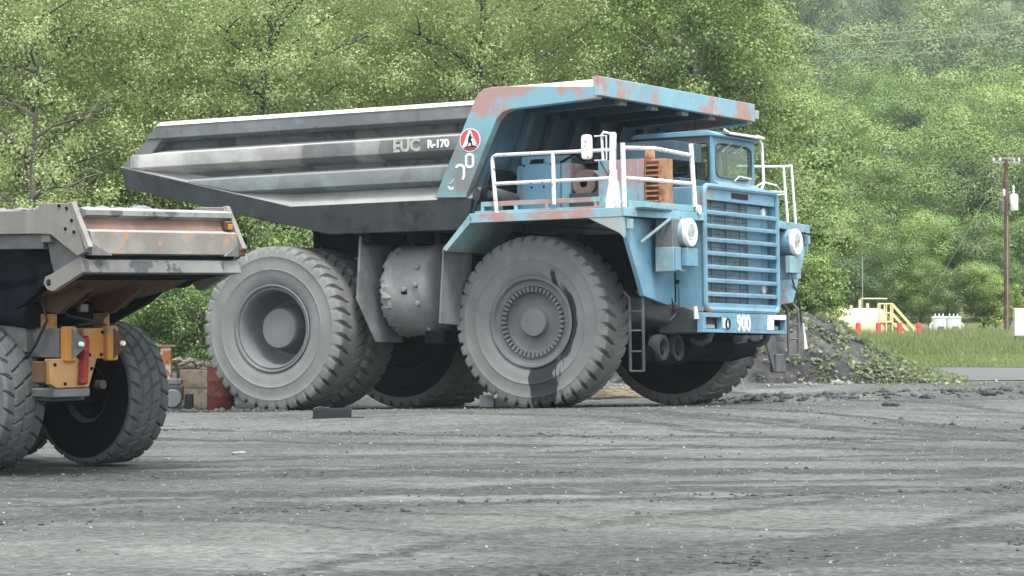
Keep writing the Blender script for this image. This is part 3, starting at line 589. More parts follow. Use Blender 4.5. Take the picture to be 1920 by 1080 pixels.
MB().box(8.36,8.43,-1.62,1.62,3.86,4.09).obj('hood_brow', M['blue_clean'], hd, .01)
P(8.431,8.437,-.42,.34,3.93,4.05).obj('brow_slot', M['black'], hd)
P(8.432,8.44,-.45,.37,4.045,4.06).obj('slot_trim', M['blue_pale'], hd)
P(8.36,8.43,-1.62,1.62,1.83,1.93).obj('sill', M['blue_clean'], hd, .01)
P(8.20,8.26,-1.62,1.62,1.90,3.88).obj('radiator_core', M['grille_in'], hd)
for y in (-1.0,-.35,.3,.62,1.3): P(8.262,8.285,y-.02,y+.02,1.9,3.86).obj('core_rib', M['grille_in'], hd)
for k in range(22): P(8.262,8.272,-1.6,.6,1.96+k*.0853,1.968+k*.0853).obj('core_fin', M['blue_dark'], hd)
P(8.262,8.28,.66,1.6,1.92,3.85).obj('core_blank', M['blue_clean'], hd)
for k in range(7):
    z = 3.63-k*.256
    MB().prism([(8.38,z-.035),(8.47,z-.042),(8.475,z+.018),(8.38,z+.05)], -1.62, 1.62).obj('grille_bar', M['blue_clean'], hd, .006)
def lamp(b, x, y, z, r): return b.lathe([(0,0),(r,0),(r*1.08,.03),(r*1.08,.05),(r,.055),(r*.85,.04),(0,.04)], 24, (x,y,z), 'x')
for y, z, m in ((-1.50,3.76,'lamp'),(1.30,3.74,'lamp'),(-1.5,2.12,'blue_dark'),(1.28,2.24,'lamp')):
    lamp(MB(), 8.28, y, z, .085).obj('grille_lamp', M[m], hd)
# bumper
bp = bpy.data.objects.new('bumper', None); COL.objects.link(bp); bp.parent = T
b = MB(); X0, X1 = 8.40, 8.52
for y0, y1, z0, z1 in ((-1.98,1.92,1.655,1.74),(-1.98,1.92,1.37,1.435),(-1.98,-1.84,1.436,1.654),(-1.12,.98,1.436,1.654),(1.84,1.92,1.436,1.654)): b.box(X0,X1,y0,y1,z0,z1)
b.obj('bumper_beam', M['blue_clean'], bp, .006)
P(8.30,8.36,-1.9,1.9,1.40,1.70).obj('bumper_back', M['blue_dark'], bp)
for y0, y1 in ((-1.83,-1.13),(.99,1.83)): MB().box(8.37,8.44,y0+.12,y1-.14,1.45,1.52).obj('pocket_bracket', M['blue_pale'], bp, .01)
MB().loft([(8.522,-1.10,1.46),(8.522,-.86,1.43),(8.522,-.80,1.55),(8.522,-.92,1.64),(8.522,-1.13,1.65)], [(8.53,-1.10,1.46),(8.53,-.86,1.43),(8.53,-.80,1.55),(8.53,-.92,1.64),(8.53,-1.13,1.65)]).obj('white_patch', M['white_letter'], bp)
ringp = [(8.55, -.92+.085*math.cos(a*PI/8), 1.54+.095*math.sin(a*PI/8)) for a in range(18)]
MB().tube(ringp, .014, 6, False).obj('shackle', M['under'], bp)
P(8.522,8.527,.98,1.86,1.645,1.735).obj('white_patch', M['white_letter'], bp)
P(8.522,8.527,.96,1.28,1.44,1.66).obj('white_patch', M['white_letter'], bp)
ff = lambda y0, z0, x: (lambda a, z, t: (x+t, y0+a, z0+z))
text('bumper_number', '900', .42, ff(-.46, 1.415, 8.525), M['white_letter'], bp, .014, 1.0)
for y in (-2.04,): MB().tube([(8.4,y,1.85),(8.42,y,1.62)], [.03,.05], 8).obj('indicator_lamp', M['enamel'], bp)
# headlights on drums, boxes below
for s in (-1, 1):
    h = bpy.data.objects.new('headlight', None); COL.objects.link(h); h.parent = T
    y = s*2.46
    MB().lathe([(.12,8.08),(.25,8.10),(.262,8.14),(.262,8.47),(.25,8.50),(.235,8.50)], 40, (0,y,3.20), 'x').obj('lamp_drum', M['blue_pale'] if s < 0 else M['blue_clean'], h)
    MB().lathe([(.262,8.475),(.262,8.53),(.245,8.555),(.16,8.545),(.15,8.52)], 40, (0,y,3.20), 'x').obj('lamp_ring', M['lamp'], h)
    MB().lathe([(.155,8.525),(.12,8.50),(.0,8.46)], 32, (0,y,3.20), 'x').obj('reflector', M['mirror'], h)
    MB().lathe([(.155,8.535),(.1,8.55),(.0,8.556)], 32, (0,y,3.20), 'x').obj('lens', M['lens'], h)
    P(8.15,8.35,y-.06,y+.06,3.45,3.50).obj('lamp_bracket', M['blue_dark'], h, .01)
    cb = bpy.data.objects.new('side_locker', None); COL.objects.link(cb); cb.parent = T
    ya, yb = sorted((s*2.95, s*2.40))
    P(8.03,8.40,ya,yb,2.48,2.93).obj('locker_body', M['blue_pale'], cb, .012)
    P(8.03,8.38,ya+.015,yb-.015,2.932,3.44).obj('locker_upper', M['bed'] if s < 0 else M['blue_clean'], cb, .012)
    P(8.40,8.44,ya+.04,yb-.3,2.5,2.92).obj('locker_edge', M['blue_clean'], cb, .008)
    ya, yb = sorted((s*2.62, s*2.14)); P(8.405,8.52,ya,yb,2.58,2.92).obj('junction_box', M['blue_clean'] if s < 0 else M['blue_pale'], cb, .015)
# handrails
def rails(name, posts, levels, r=.034, m='white', parent=T):
    h = bpy.data.objects.new(name, None); COL.objects.link(h); h.parent = parent
    for a, b_ in posts: MB().tube([a, b_], r*1.15, 8).obj('rail_post', M[m], h)
    for pts in levels: MB().tube(pts, r, 8).obj('rail_tube', M[m], h)
    return h
rails('handrail', [((5.38,-4.15,3.6),(5.30,-4.15,4.60)), ((6.58,-4.15,3.72),(6.57,-4.15,4.66))],
      [[(5.30,-4.15,4.58),(5.32,-4.15,4.65),(5.38,-4.15,4.68),(6.57,-4.15,4.67),(7.8,-4.15,4.66)], [(5.33,-4.15,4.15),(6.5,-4.13,4.15),(7.8,-4.15,4.15)]])
fp = MB(); zz = [(3.60,.14),(3.72,.14),(4.1,.075),(4.3,.05),(4.96,.05),(4.98,.03)]
for (za, wa), (zb, wb) in zip(zz, zz[1:]):
    fp.loft([(7.79-wa,-4.2,za),(7.79+wa,-4.2,za),(7.79+wa,-4.12,za),(7.79-wa,-4.12,za)], [(7.81-wb,-4.2,zb),(7.81+wb,-4.2,zb),(7.81+wb,-4.12,zb),(7.81-wb,-4.12,zb)])
fp.obj('flared_post', M['white'], T)
rails('handrail', [((8.0,-4.12,3.62),(7.98,-4.12,4.78)), ((8.40,-1.98,3.70),(8.33,-1.98,4.88))],
      [[(7.99,-4.12,4.69),(8.08,-3.4,4.72),(8.12,-3.1,4.735),(8.35,-1.98,4.66)], [(8.0,-4.12,4.14),(8.1,-3.3,4.15),(8.36,-1.98,4.13)]], .04)
MB().lathe([(0,0),(.09,0),(.09,.05),(0,.05)], 14, (8.42,-1.92,3.65), 'x').obj('rail_bracket', M['white'], T)
rails('handrail', [((7.82,3.66,3.66),(7.74,3.66,4.83)), ((7.84,4.02,3.62),(7.76,4.02,4.86))],
      [[(7.5,1.9,4.72),(7.74,3.66,4.80),(7.76,4.02,4.84)], [(7.55,1.9,4.24),(7.76,3.66,4.28)]], .026)
MB().tube([(7.9,1.85,4.28),(7.95,2.2,4.40),(8.0,2.7,4.36),(8.05,3.0,4.2),(8.0,2.6,4.16),(7.95,2.0,4.2)], .018, 6).obj('mirror_hoop', M['enamel'], T)
mr = bpy.data.objects.new('wing_mirror', None); COL.objects.link(mr); mr.parent = T
def rbox(x, y, z, hw, hh, th, nrm):
    b = MB(); p = []
    for i in range(20):
        a = 2*PI*i/20; c, s = math.cos(a), math.sin(a); p.append((math.copysign(abs(c)**.4, c)*hw, math.copysign(abs(s)**.4, s)*hh))
    ax = Vector(nrm).normalized(); u = Vector((0,0,1)).cross(ax).normalized()
    q = [Vector((x,y,z)) + u*a + Vector((0,0,1))*c for a, c in p]
    return b.loft([tuple(v) for v in q], [tuple(v+ax*th) for v in q])
rbox(7.36,-4.30,4.72,.10,.225,.10,(.2,-1,.0)).obj('mirror_housing', M['white'], mr, .02)
MB().tube([(7.45,-4.2,4.92),(7.68,-4.18,4.92),(7.68,-4.18,4.48),(7.45,-4.2,4.48)], .016, 6).obj('mirror_bracket', M['white'], mr)
MB().tube([(7.8,-4.16,4.94),(7.62,-4.16,4.99),(7.58,-4.16,4.94),(7.6,-4.16,4.46)], .026, 6).obj('mirror_arm', M['white'], mr)
# ladders
def ladder(a, b_, z0, z1, rungs, m):
    h = bpy.data.objects.new('ladder', None); COL.objects.link(h); h.parent = T
    for p in (a, b_): MB().tube([(p[0]-.12,p[1],z1+.12),(p[0],p[1],z1),(p[0],p[1],z0)], .03, 8).obj('ladder_stile', M[m], h)
    for z in rungs: MB().tube([(a[0],a[1],z),(b_[0],b_[1],z)], .02, 6).obj('rung', M[m], h)
ladder((7.68,-3.33),(7.95,-3.33),.66,2.0,(.66,1.02,1.40,1.75),'under_grey')
ladder((7.75,3.75),(7.85,4.05),.95,1.9,(.97,1.3,1.6),'flap')
MB().loft([(7.55,3.0,1.36),(7.6,3.45,1.36),(7.62,3.55,.75),(7.62,3.35,.62)], [(7.5,3.0,1.36),(7.55,3.45,1.36),(7.57,3.55,.75),(7.57,3.35,.62)]).obj('mud_flap', M['flap'], T, .01)
P(7.5,7.66,3.35,3.85,.62,1.0).obj('step_bracket', M['flap'], T, .03)
MB().tube([(8.1,3.05,2.7),(7.95,3.9,2.0),(7.9,4.1,1.6)], .02, 6).obj('hanging_rod', M['under_grey'], T)
MB().tube([(7.92,4.12,1.62),(7.93,4.17,1.35),(7.93,4.2,1.1)], [.02,.03,.05], 6).obj('hanging_tag', M['white'], T)
MB().tube([(8.0,-2.2,2.0),(7.9,-1.9,1.7),(7.95,-1.7,1.5)], .012, 5).obj('loose_hose', M['black'], T)
MB().tube([(8.02,-1.95,2.35),(7.98,-1.85,1.8),(7.9,-2.1,1.6),(7.96,-2.3,1.75)], .014, 5).obj('loose_hose', M['flap'], T)
MB().lathe([(0,0),(.045,0),(.03,.05),(0,.05)], 8, (8.0,-2.0,2.32), 'x').obj('hose_fitting', M['under'], T)
# deck machinery
dm = bpy.data.objects.new('control_cabinets', None); COL.objects.link(dm); dm.parent = T
Y = -2.4
P(4.86,5.78,Y,-1.2,3.76,4.60).obj('cabinet_body', M['blue_clean'], dm, .01)
hb = MB(); hz = [(5.0,4.52),(5.66,4.52),(5.66,4.70),(5.60,4.76),(5.06,4.76),(5.0,4.70)]
hb.loft([(x, Y-.03, z) for x, z in [(4.99,3.95),(5.67,3.95),(5.67,4.62),(4.99,4.62)]], [(x, Y-.002, z) for x, z in [(4.99,3.95),(5.67,3.95),(5.67,4.62),(4.99,4.62)]])
for q in ([(4.99,4.622),(5.14,4.622),(5.18,4.70),(5.18,4.77),(4.99,4.77)], [(5.67,4.622),(5.52,4.622),(5.48,4.70),(5.48,4.77),(5.67,4.77)], [(5.182,4.71),(5.478,4.71),(5.478,4.77),(5.182,4.77)]):
    hb.loft([(x, Y-.03, z) for x, z in q], [(x, Y-.002, z) for x, z in q])
hb.obj('cabinet_door', M['blue_clean'], dm)
for x, z in ((5.04,4.6),(5.62,4.6),(5.2,4.18),(5.46,4.18)): MB().lathe([(0,0),(.022,0),(.018,-.02),(0,-.02)], 8, (x,Y-.03,z)).obj('bolt', M['under'], dm)
P(5.79,5.98,Y+.05,-1.3,3.76,4.62).obj('cabinet_body', M['blue'], dm, .01)
P(5.2,5.75,-1.95,-1.0,4.61,4.80).obj('top_box', M['blue_pale'], dm, .01)
P(5.76,6.3,-1.85,-1.1,4.62,4.76).obj('top_box', M['under_grey'], dm, .01)
MB().tube([(5.7,-2.2,4.64),(6.0,-2.2,4.78),(6.2,-2.2,4.66),(6.35,-2.2,4.72)], .025, 6).obj('hose', M['under'], dm)
# open bay with the rusty blower
P(5.98,6.60,-1.6,-1.5,3.76,4.66).obj('bay_back', M['under_grey'], dm)
P(5.98,6.60,Y,-1.6,3.74,3.80).obj('bay_floor', M['under_grey'], dm)
P(5.98,6.60,Y,Y+.03,3.80,4.03).obj('bay_front', M['under_grey'], dm)
MB().lathe([(.08,-2.3),(.24,-2.3),(.27,-2.2),(.27,-1.9),(.2,-1.8)], 24, (6.24,0,4.22)).obj('blower', M['blower'], dm)
MB().tube([(6.3,-2.1,4.05),(6.58,-2.1,4.07)], .13, 12).obj('blower_pipe', M['blower'], dm)
P(6.36,6.47,-2.15,-2.0,4.32,4.46).obj('relay_box', M['enamel'], dm, .01)
P(6.60,7.56,Y,-1.2,3.76,4.62).obj('panel_housing', M['primer'], dm, .01)
MB().tube([(6.66,Y-.02,4.6),(6.82,Y-.02,4.34),(6.98,Y-.02,4.6)], .012, 5).obj('lifting_sling', M['black'], dm)
P(7.42,7.445,Y-.008,Y-.001,3.8,4.58).obj('panel_seam', M['blue_pale'], dm)
P(6.5,7.9,-1.8,-.6,4.62,4.98).obj('rear_housing', M['blue_dark'], dm, .01)
lv = bpy.data.objects.new('louvred_vent', None); COL.objects.link(lv); lv.parent = T
P(7.57,8.02,Y,-2.12,3.74,4.60).obj('vent_box', M['rustpaint'], lv, .01)
for k in range(8):
    z = 3.80+k*.095
    MB().prism([(7.60,z),(7.86,z),(7.86,z+.03),(7.60,z+.03)], Y-.055, Y-.003).obj('louvre', M['rustpaint'], lv, .004)
    P(7.60,7.86,Y-.0025,Y-.0005,z+.032,z+.09).obj('louvre_gap', M['orange_dull'], lv)
P(7.57,7.72,Y+.02,-2.25,4.602,4.78).obj('hinge_block', M['rustpaint'], lv, .01)
P(5.0,5.0+.01,-4.0,-2.4,3.6,3.61).obj('deck_seam', M['under'], dm)
# exhaust
ex_ = bpy.data.objects.new('exhaust', None); COL.objects.link(ex_); ex_.parent = T
MB().tube([(4.62,-3.55,4.02),(4.8,-3.2,4.03),(4.85,-2.5,3.95)], .13, 14).obj('exhaust_pipe', M['under_grey'], ex_)
MB().lathe([(.12,0),(.2,.01),(.21,.06),(.2,.1),(.13,.12)], 20, (4.75,-3.45,4.0), 'x').obj('pipe_flange', M['under'], ex_)
MB().tube([(4.68,-3.5,3.74),(4.8,-3.0,3.74)], .11, 12).obj('exhaust_pipe', M['under_grey'], ex_)
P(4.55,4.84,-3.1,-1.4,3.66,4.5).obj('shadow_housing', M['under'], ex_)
# cab
cab = bpy.data.objects.new('cab', None); COL.objects.link(cab); cab.parent = T
x0, x1, y0, y1, z0, z1 = 6.35, 8.02, -.36, 1.60, 4.11, 5.22
def frame(mapf, a0, a1, b0, b1, oa0, oa1, ob0, ob1, th):
    """flat plate with a rounded opening; mapf(a, b, depth) -> xyz"""
    b = MB(); n = 24; inn = []; out = []
    ca, cb_, ha, hb_ = (oa0+oa1)/2, (ob0+ob1)/2, (oa1-oa0)/2, (ob1-ob0)/2
    for i in range(n):
        t = 2*PI*i/n; c, s = math.cos(t), math.sin(t)
        inn.append((ca+math.copysign(abs(c)**.3, c)*ha, cb_+math.copysign(abs(s)**.3, s)*hb_))
        k = min((((a1 if c > 0 else a0)-ca)/c) if abs(c) > 1e-6 else 1e9, (((b1 if s > 0 else b0)-cb_)/s) if abs(s) > 1e-6 else 1e9)
        out.append((ca+c*k, cb_+s*k))
    for a in (a0, a1):       # snap nearest ray to each corner
        for bb in (b0, b1):
            j = min(range(n), key=lambda i: (out[i][0]-a)**2+(out[i][1]-bb)**2); out[j] = (a, bb)
    v = [mapf(p[0], p[1], 0) for p in out]+[mapf(p[0], p[1], 0) for p in inn]+[mapf(p[0], p[1], th) for p in out]+[mapf(p[0], p[1], th) for p in inn]
    f = []
    for i in range(n):
        j = (i+1) % n
        f += [(i, j, n+j, n+i), (2*n+i, 3*n+i, 3*n+j, 2*n+j), (n+i, n+j, 3*n+j, 3*n+i), (i, 2*n+i, 2*n+j, j)]
    b.add(v, f); return b
fx = lambda a, b_, d: (x1-d, a, b_); fy = lambda a, b_, d: (a, y0+d, b_); fy2 = lambda a, b_, d: (a, y1-d, b_); fxb = lambda a, b_, d: (x0+d, a, b_)
frame(fx, y0, y1, z0, 5.16, y0+.13, y1-.16, 4.37, 5.03, .05).obj('cab_front', M['blue_clean'], cab)
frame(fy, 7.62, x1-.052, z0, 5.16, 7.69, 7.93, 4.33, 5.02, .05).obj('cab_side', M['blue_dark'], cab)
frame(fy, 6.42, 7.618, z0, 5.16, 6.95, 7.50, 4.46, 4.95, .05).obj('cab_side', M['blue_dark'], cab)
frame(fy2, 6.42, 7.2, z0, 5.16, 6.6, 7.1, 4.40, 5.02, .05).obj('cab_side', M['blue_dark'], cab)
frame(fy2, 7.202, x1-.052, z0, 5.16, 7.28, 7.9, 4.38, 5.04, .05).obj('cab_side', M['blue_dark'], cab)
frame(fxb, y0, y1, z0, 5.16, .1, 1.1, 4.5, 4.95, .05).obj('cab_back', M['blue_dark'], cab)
MB().prism([(6.3,5.16),(7.98,5.16),(8.12,5.14),(8.14,5.18),(7.9,5.27),(6.4,5.25),(6.3,5.2)], y0-.03, y1+.03).obj('cab_roof', M['blue_clean'], cab, .015)
MB().tube([(8.10,.0,5.30),(8.20,.05,5.22),(8.22,1.62,5.22),(8.05,1.66,5.28)], .028, 6).obj('visor_rail', M['white'], cab)
MB().loft([(7.95,.05,5.275),(8.2,.05,5.215),(8.2,.05,5.23),(7.95,.05,5.29)], [(7.95,1.6,5.275),(8.2,1.6,5.215),(8.2,1.6,5.23),(7.95,1.6,5.29)]).obj('sun_visor', M['blue_dark'], cab)
P(7.985,7.99,y0+.11,y1-.14,4.35,5.05).obj('windscreen', M['glass'], cab)
P(7.67,7.95,y0+.02,y0+.025,4.31,5.04).obj('side_window', M['glass'], cab)
P(6.93,7.52,y0+.02,y0+.025,4.44,4.97).obj('side_window', M['glass'], cab)
P(7.26,7.92,y1-.025,y1-.02,4.36,5.06).obj('side_window', M['glass'], cab)
def seal(mp, a0, a1, b0, b1, r=.012):
    ca, cb_, ha, hb_ = (a0+a1)/2, (b0+b1)/2, (a1-a0)/2, (b1-b0)/2; p = []
    for i in range(33):
        t = 2*PI*i/32; c, s = math.cos(t), math.sin(t); p.append(mp(ca+math.copysign(abs(c)**.3, c)*ha, cb_+math.copysign(abs(s)**.3, s)*hb_, -.003))
    return MB().tube(p, r, 6, False)
seal(fx, y0+.13, y1-.16, 4.37, 5.03, .016).obj('window_seal', M['under_grey'], cab); seal(fy, 7.69, 7.93, 4.33, 5.02, .018).obj('window_seal', M['black'], cab); seal(fy, 6.95, 7.50, 4.46, 4.95, .018).obj('window_seal', M['black'], cab)
for a, b_ in ((.25,.02),(.85,.55)): MB().tube([(8.04,a+.22,5.06),(8.05,b_-.0,4.86)], .012, 5).obj('wiper', M['blue_pale'], cab)
MB().tube([(8.06,.55,4.33),(8.14,.6,4.42),(8.14,1.15,4.40),(8.06,1.2,4.30)], .015, 6).obj('grab_bar', M['enamel'], cab)
MB().tube([(8.12,1.66,5.18),(8.14,1.70,5.10),(8.16,1.72,4.35),(8.14,1.6,4.15)], .03, 8).obj('corner_bar', M['enamel'], cab)
MB().tube([(7.55,.7,4.2),(7.62,.7,4.62)], .03, 6).obj('steering_column', M['black'], cab)
P(6.9,7.3,.4,.9,4.15,4.75).obj('seat', M['black'], cab, .04)
P(7.6,7.95,-.28,1.5,4.12,4.30).obj('dashboard', M['under'], cab, .03)
P(7.86,7.93,.42,.52,4.3,5.1).obj('screen_pillar', M['under'], cab)
MB().loft([(8.02,y0,4.112),(8.38,y0-.1,4.112),(8.02,y0,4.30)], [(8.02,y1,4.112),(8.38,y1+.05,4.112),(8.02,y1,4.30)]).obj('cowl', M['blue_clean'], cab)
P(6.9,7.4,-.1,.5,5.27,5.33).obj('roof_unit', M['under'], cab, .02)
MB().tube([(7.45,.1,5.25),(7.46,.1,5.55)], .01, 5).obj('aerial', M['under'], cab)
P(6.2,7.9,-1.55,-.4,4.112,4.30).obj('walkway_box', M['blue_dark'], cab, .02)

# ------------------------------------------------------------------ the articulated dumper at the left edge
A = thing('articulated_dumper', 'grey and orange articulated dumper seen from behind at the left edge', 'dump truck', (-6.0572, 39.2621, -2.4015+HC), 2.472)
def small_wheel(x, y, flip):
    w = bpy.data.objects.new('wheel', None); COL.objects.link(w); w.parent = A; w.location = (x, y, .93); w.rotation_euler = (0, random.random(), PI if flip else 0)
    link('tyre', meB, None if len(meB.materials) else M['tyre2'], w, ang=28)
    MB().lathe([(.345,-.20),(.40,-.285),(.42,-.29),(.41,-.26),(.36,-.24),(.33,-.1),(.30,.0),(.12,.0),(.1,-.1),(0,-.1)], 48).obj('rim', M['orange_dull'], w)
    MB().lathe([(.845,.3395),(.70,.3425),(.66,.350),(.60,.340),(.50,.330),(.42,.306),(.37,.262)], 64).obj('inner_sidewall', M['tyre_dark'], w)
    MB().lathe([(.37,.24),(.34,.2),(.30,.05),(.2,.02),(.18,.12),(0,.12)], 40).obj('brake_drum', M['under'], w)
small_wheel(0, -1.085, True); small_wheel(0, 1.085, False); small_wheel(1.95, -1.085, True); small_wheel(1.95, 1.085, False)
for o in A.children:
    if o.location.y < 0: o.rotation_euler.z = PI
    # outer faces point away from the centre line
for o in A.children: o.rotation_euler.z = PI if o.location.y > 0 else 0
bd = bpy.data.objects.new('dump_body', None); COL.objects.link(bd); bd.parent = A
for s in (-1, 1):
    p = [(-2.03,3.33),(-1.55,3.335),(-1.35,3.25),(6,3.25),(6,2.965),(-1.42,2.965),(-1.66,2.955),(-2.13,2.69),(-2.25,2.74)]
    MB().prism(p, s*1.37, s*1.27).obj('upper_side_plate', M['grey_paint'], bd, .008)
    MB().prism([(-1.46,2.965),(6,2.965),(6,2.78),(-1.46,2.78)], s*1.30, s*1.2).obj('side_beam', M['grey_side'], bd, .01)
    MB().prism([(-1.47,2.96),(-1.62,2.965),(-2.12,2.70),(-1.62,2.46),(-1.55,2.62)], s*1.26, s*1.16).obj('side_gusset', M['grey_side'], bd, .008)
    MB().prism([(-1.62,2.47),(-2.14,2.69),(-2.2,2.5),(-1.66,2.26),(-1.56,2.28),(-1.49,2.36),(-1.52,2.44)], s*1.33, s*1.25).obj('hinge_plate', M['grey_paint'], bd, .01)
    MB().lathe([(0,0),(.045,0),(.04,-.03),(0,-.03)], 12, (-1.585,s*1.33,2.37)).obj('hinge_pin', M['under'], bd)
    MB().prism([(-1.47,2.80),(6,2.80),(6,1.5),(.6,1.5),(-.9,2.1),(-1.57,2.5)], s*1.1, s*1.0).obj('lower_side', M['under'], bd, .01)
    P(-1.62,-1.46,min(s*1.27,s*1.34),max(s*1.27,s*1.34),2.86,2.955).obj('lug', M['tail'], bd, .01)
for x, z in ((-1.82,3.30),(-2.04,3.12),(-1.93,3.02),(-2.08,2.98),(-1.95,3.27)): MB().lathe([(0,0),(.022,0),(.018,-.015),(0,-.015)], 8, (x,1.385,z)).obj('bolt', M['under'], bd)
MB().prism([(-1.5,2.5),(-1.6,2.42),(6,1.4),(6,1.5)], -1.1, 1.1).obj('body_floor', M['under'], bd)
tg = bpy.data.objects.new('tailgate', None); COL.objects.link(tg); tg.parent = A
MB().loft([(-2.06,1.26,3.28),(-2.16,1.26,3.25),(-2.17,1.26,3.19),(-2.10,1.26,3.15),(-2.0,1.26,3.16)], [(-2.06,-1.30,3.28),(-2.16,-1.30,3.25),(-2.17,-1.30,3.19),(-2.10,-1.30,3.15),(-2.0,-1.30,3.16)]).obj('top_lip', M['tail_edge'], tg)
MB().loft([(-2.09,1.26,3.15),(-2.14,1.26,3.02),(-2.04,1.26,3.02),(-2.0,1.26,3.15)], [(-2.09,-1.30,3.15),(-2.14,-1.30,3.02),(-2.04,-1.30,3.02),(-2.0,-1.30,3.15)]).obj('recess_plate', M['tail_rust'], tg)
MB().loft([(-2.14,1.26,3.02),(-2.24,1.26,2.99),(-2.28,1.26,2.72),(-2.18,1.26,2.70),(-2.05,1.26,2.9)], [(-2.14,-1.30,3.02),(-2.24,-1.30,2.99),(-2.28,-1.30,2.72),(-2.18,-1.30,2.70),(-2.05,-1.30,2.9)]).obj('lower_panel', M['tail'], tg, .006)
for s in (-1, 1):
    MB().loft([(-1.99,s*1.38,3.345),(-2.04,s*1.38,3.345),(-2.34,s*1.38,2.80),(-2.28,s*1.38,2.76)], [(-1.99,s*1.30,3.345),(-2.04,s*1.30,3.345),(-2.34,s*1.30,2.80),(-2.28,s*1.30,2.76)]).obj('edge_strip', M['tail'], tg, .006)
    MB().loft([(-2.285,s*1.28,2.85),(-2.29,s*1.28,2.70),(-2.2,s*1.28,2.7)], [(-2.32,s*.98,2.71),(-2.33,s*.98,2.70),(-2.2,s*.98,2.7)]).obj('corner_wedge', M['grey_side'], tg)
P(-2.20,-2.1,-1.28,-1.14,3.02,3.15).obj('rubber_stop', M['orange_dull'], tg, .03); P(-2.215,-2.2,-1.25,-1.17,3.04,3.11).obj('stop_pad', M['orange'], tg, .01)
P(-2.30,-2.18,-1.40,-1.29,2.70,2.80).obj('rubber_stop', M['orange_dull'], tg, .02)
MB().loft([(-2.14,1.28,2.66),(-2.24,1.28,2.64),(-2.26,1.28,2.49),(-2.1,1.28,2.47)], [(-2.14,-1.36,2.66),(-2.24,-1.36,2.64),(-2.26,-1.36,2.49),(-2.1,-1.36,2.47)]).obj('floor_edge', M['tail_edge'], tg, .008)
MB().prism([(-2.15,2.66),(-2.15,2.48),(-1.6,2.40),(-1.3,2.3),(-1.3,2.6)], -1.32, 1.25).obj('chute_underside', M['under'], tg)
# load
V = []; nx, ny = 60, 40
gx, gy = np.meshgrid(np.linspace(-2.02, 3, nx), np.linspace(-1.2, 1.2, ny), indexing='ij')
gzz = 3.24 + .05*vnoise(gx, gy, .5, 21) + .035*vnoise(gx, gy, .17, 22) + .05*np.cos(gy*1.2) - .05*sst(-1.7, -2.02, gx)
gzz += RNG.normal(0, .010, gx.shape)
lo = link('dirt_load', grid_mesh('load', gx, gy, gzz), M['dirt']); lo.location = A.location; lo.rotation_euler = A.rotation_euler
tag(lo, 'heaped grey dirt filling the body of the dumper at the left edge', 'dirt load')
# chassis of the dumper
ac = bpy.data.objects.new('rear_chassis', None); COL.objects.link(ac); ac.parent = A
P(-1.28,1.8,.50,.87,1.44,1.80).obj('frame_beam', M['grey_side'], ac, .01)
P(-1.28,1.8,-.12,.13,1.44,1.80).obj('frame_beam', M['orange'], ac, .01)
P(-1.34,-1.16,.131,.499,1.42,1.80).obj('rear_crossmember', M['orange'], ac, .01)
MB().prismx([(1.10,1.43),(1.09,1.12),(.98,1.07),(.44,1.07),(.30,1.43)], -1.36, -1.26).obj('rear_plate', M['orange_pale'], ac, .01)
MB().prismx([(1.26,1.40),(1.26,1.14),(1.105,1.14),(1.105,1.40)], -1.30, -1.2).obj('side_plate', M['orange_dull'], ac, .01)
def bracket(yc, m1, m2):
    MB().prismx([(yc-.05,1.83),(yc+.14,1.83),(yc+.14,1.39),(yc-.05,1.39)], -1.42, -1.30).obj('lamp_bracket', M[m1], ac, .03)
    MB().loft([(-1.425,yc+.05,1.80),(-1.425,yc+.05,1.42),(-1.5,yc-.10,1.56),(-1.5,yc-.10,1.66)], [(-1.40,yc+.05,1.80),(-1.40,yc+.05,1.42),(-1.46,yc-.10,1.56),(-1.46,yc-.10,1.66)]).obj('bracket_wing', M[m2], ac)
    MB().lathe([(0,0),(.035,0),(.03,-.04),(0,-.045)], 12, (-1.50,yc-.02,1.61), 'x').obj('reflector', M['enamel'], ac)
for pts, rr_ in (([(-.9,.6,2.1),(-1.05,.5,1.95),(-1.2,.2,1.88),(-1.1,-.1,1.95),(-.8,-.3,2.15)], .022), ([(-1.0,.9,2.15),(-1.15,.95,1.9),(-1.0,1.0,1.6),(-.6,.9,1.3)], .02), ([(-1.3,.1,1.84),(-1.34,.3,1.87),(-1.3,.55,1.84)], .016), ([(-.3,-.5,1.9),(-.6,-.35,1.6),(-.4,-.2,1.2)], .022)): MB().tube(pts, rr_, 8).obj('hydraulic_hose', M['black'], ac)
for yy, zz_ in ((.20,1.75),(.42,1.47),(.22,1.47),(1.02,1.36),(.55,1.12),(.85,1.12),(.40,1.3)): MB().lathe([(0,0),(.022,0),(.018,-.02),(0,-.02)], 8, (-1.345 if zz_ > 1.43 else -1.362, yy, zz_), 'x').obj('bolt', M['under'], ac)
bracket(.74, 'orange', 'grey_side'); bracket(.03, 'orange_pale', 'orange_dull')
MB().loft([(-1.37,.66,1.70),(-1.40,.50,1.72),(-1.40,.48,1.66),(-1.37,.50,1.10),(-1.37,.66,1.10),(-1.37,.61,1.5)], [(-1.45,.64,1.68),(-1.45,.52,1.70),(-1.45,.51,1.64),(-1.45,.53,1.12),(-1.45,.63,1.12),(-1.45,.59,1.5)]).obj('safety_prop', M['red'], ac, .02)
P(-1.2,1.8,.35,.95,.90,.945).obj('axle_beam', M['under_grey'], ac, .02)
P(-1.34,-.9,.40,1.0,.95,1.06).obj('tow_plate', M['grey_side'], ac, .02)
MB().tube([(0,-1.0,.93),(0,1.0,.93)], .15, 14).obj('axle', M['under'], ac)
MB().lathe([(0,-.25),(.2,-.25),(.3,-.1),(.3,.1),(.2,.25),(0,.25)], 24, (0,.1,.95)).obj('differential', M['under'], ac)
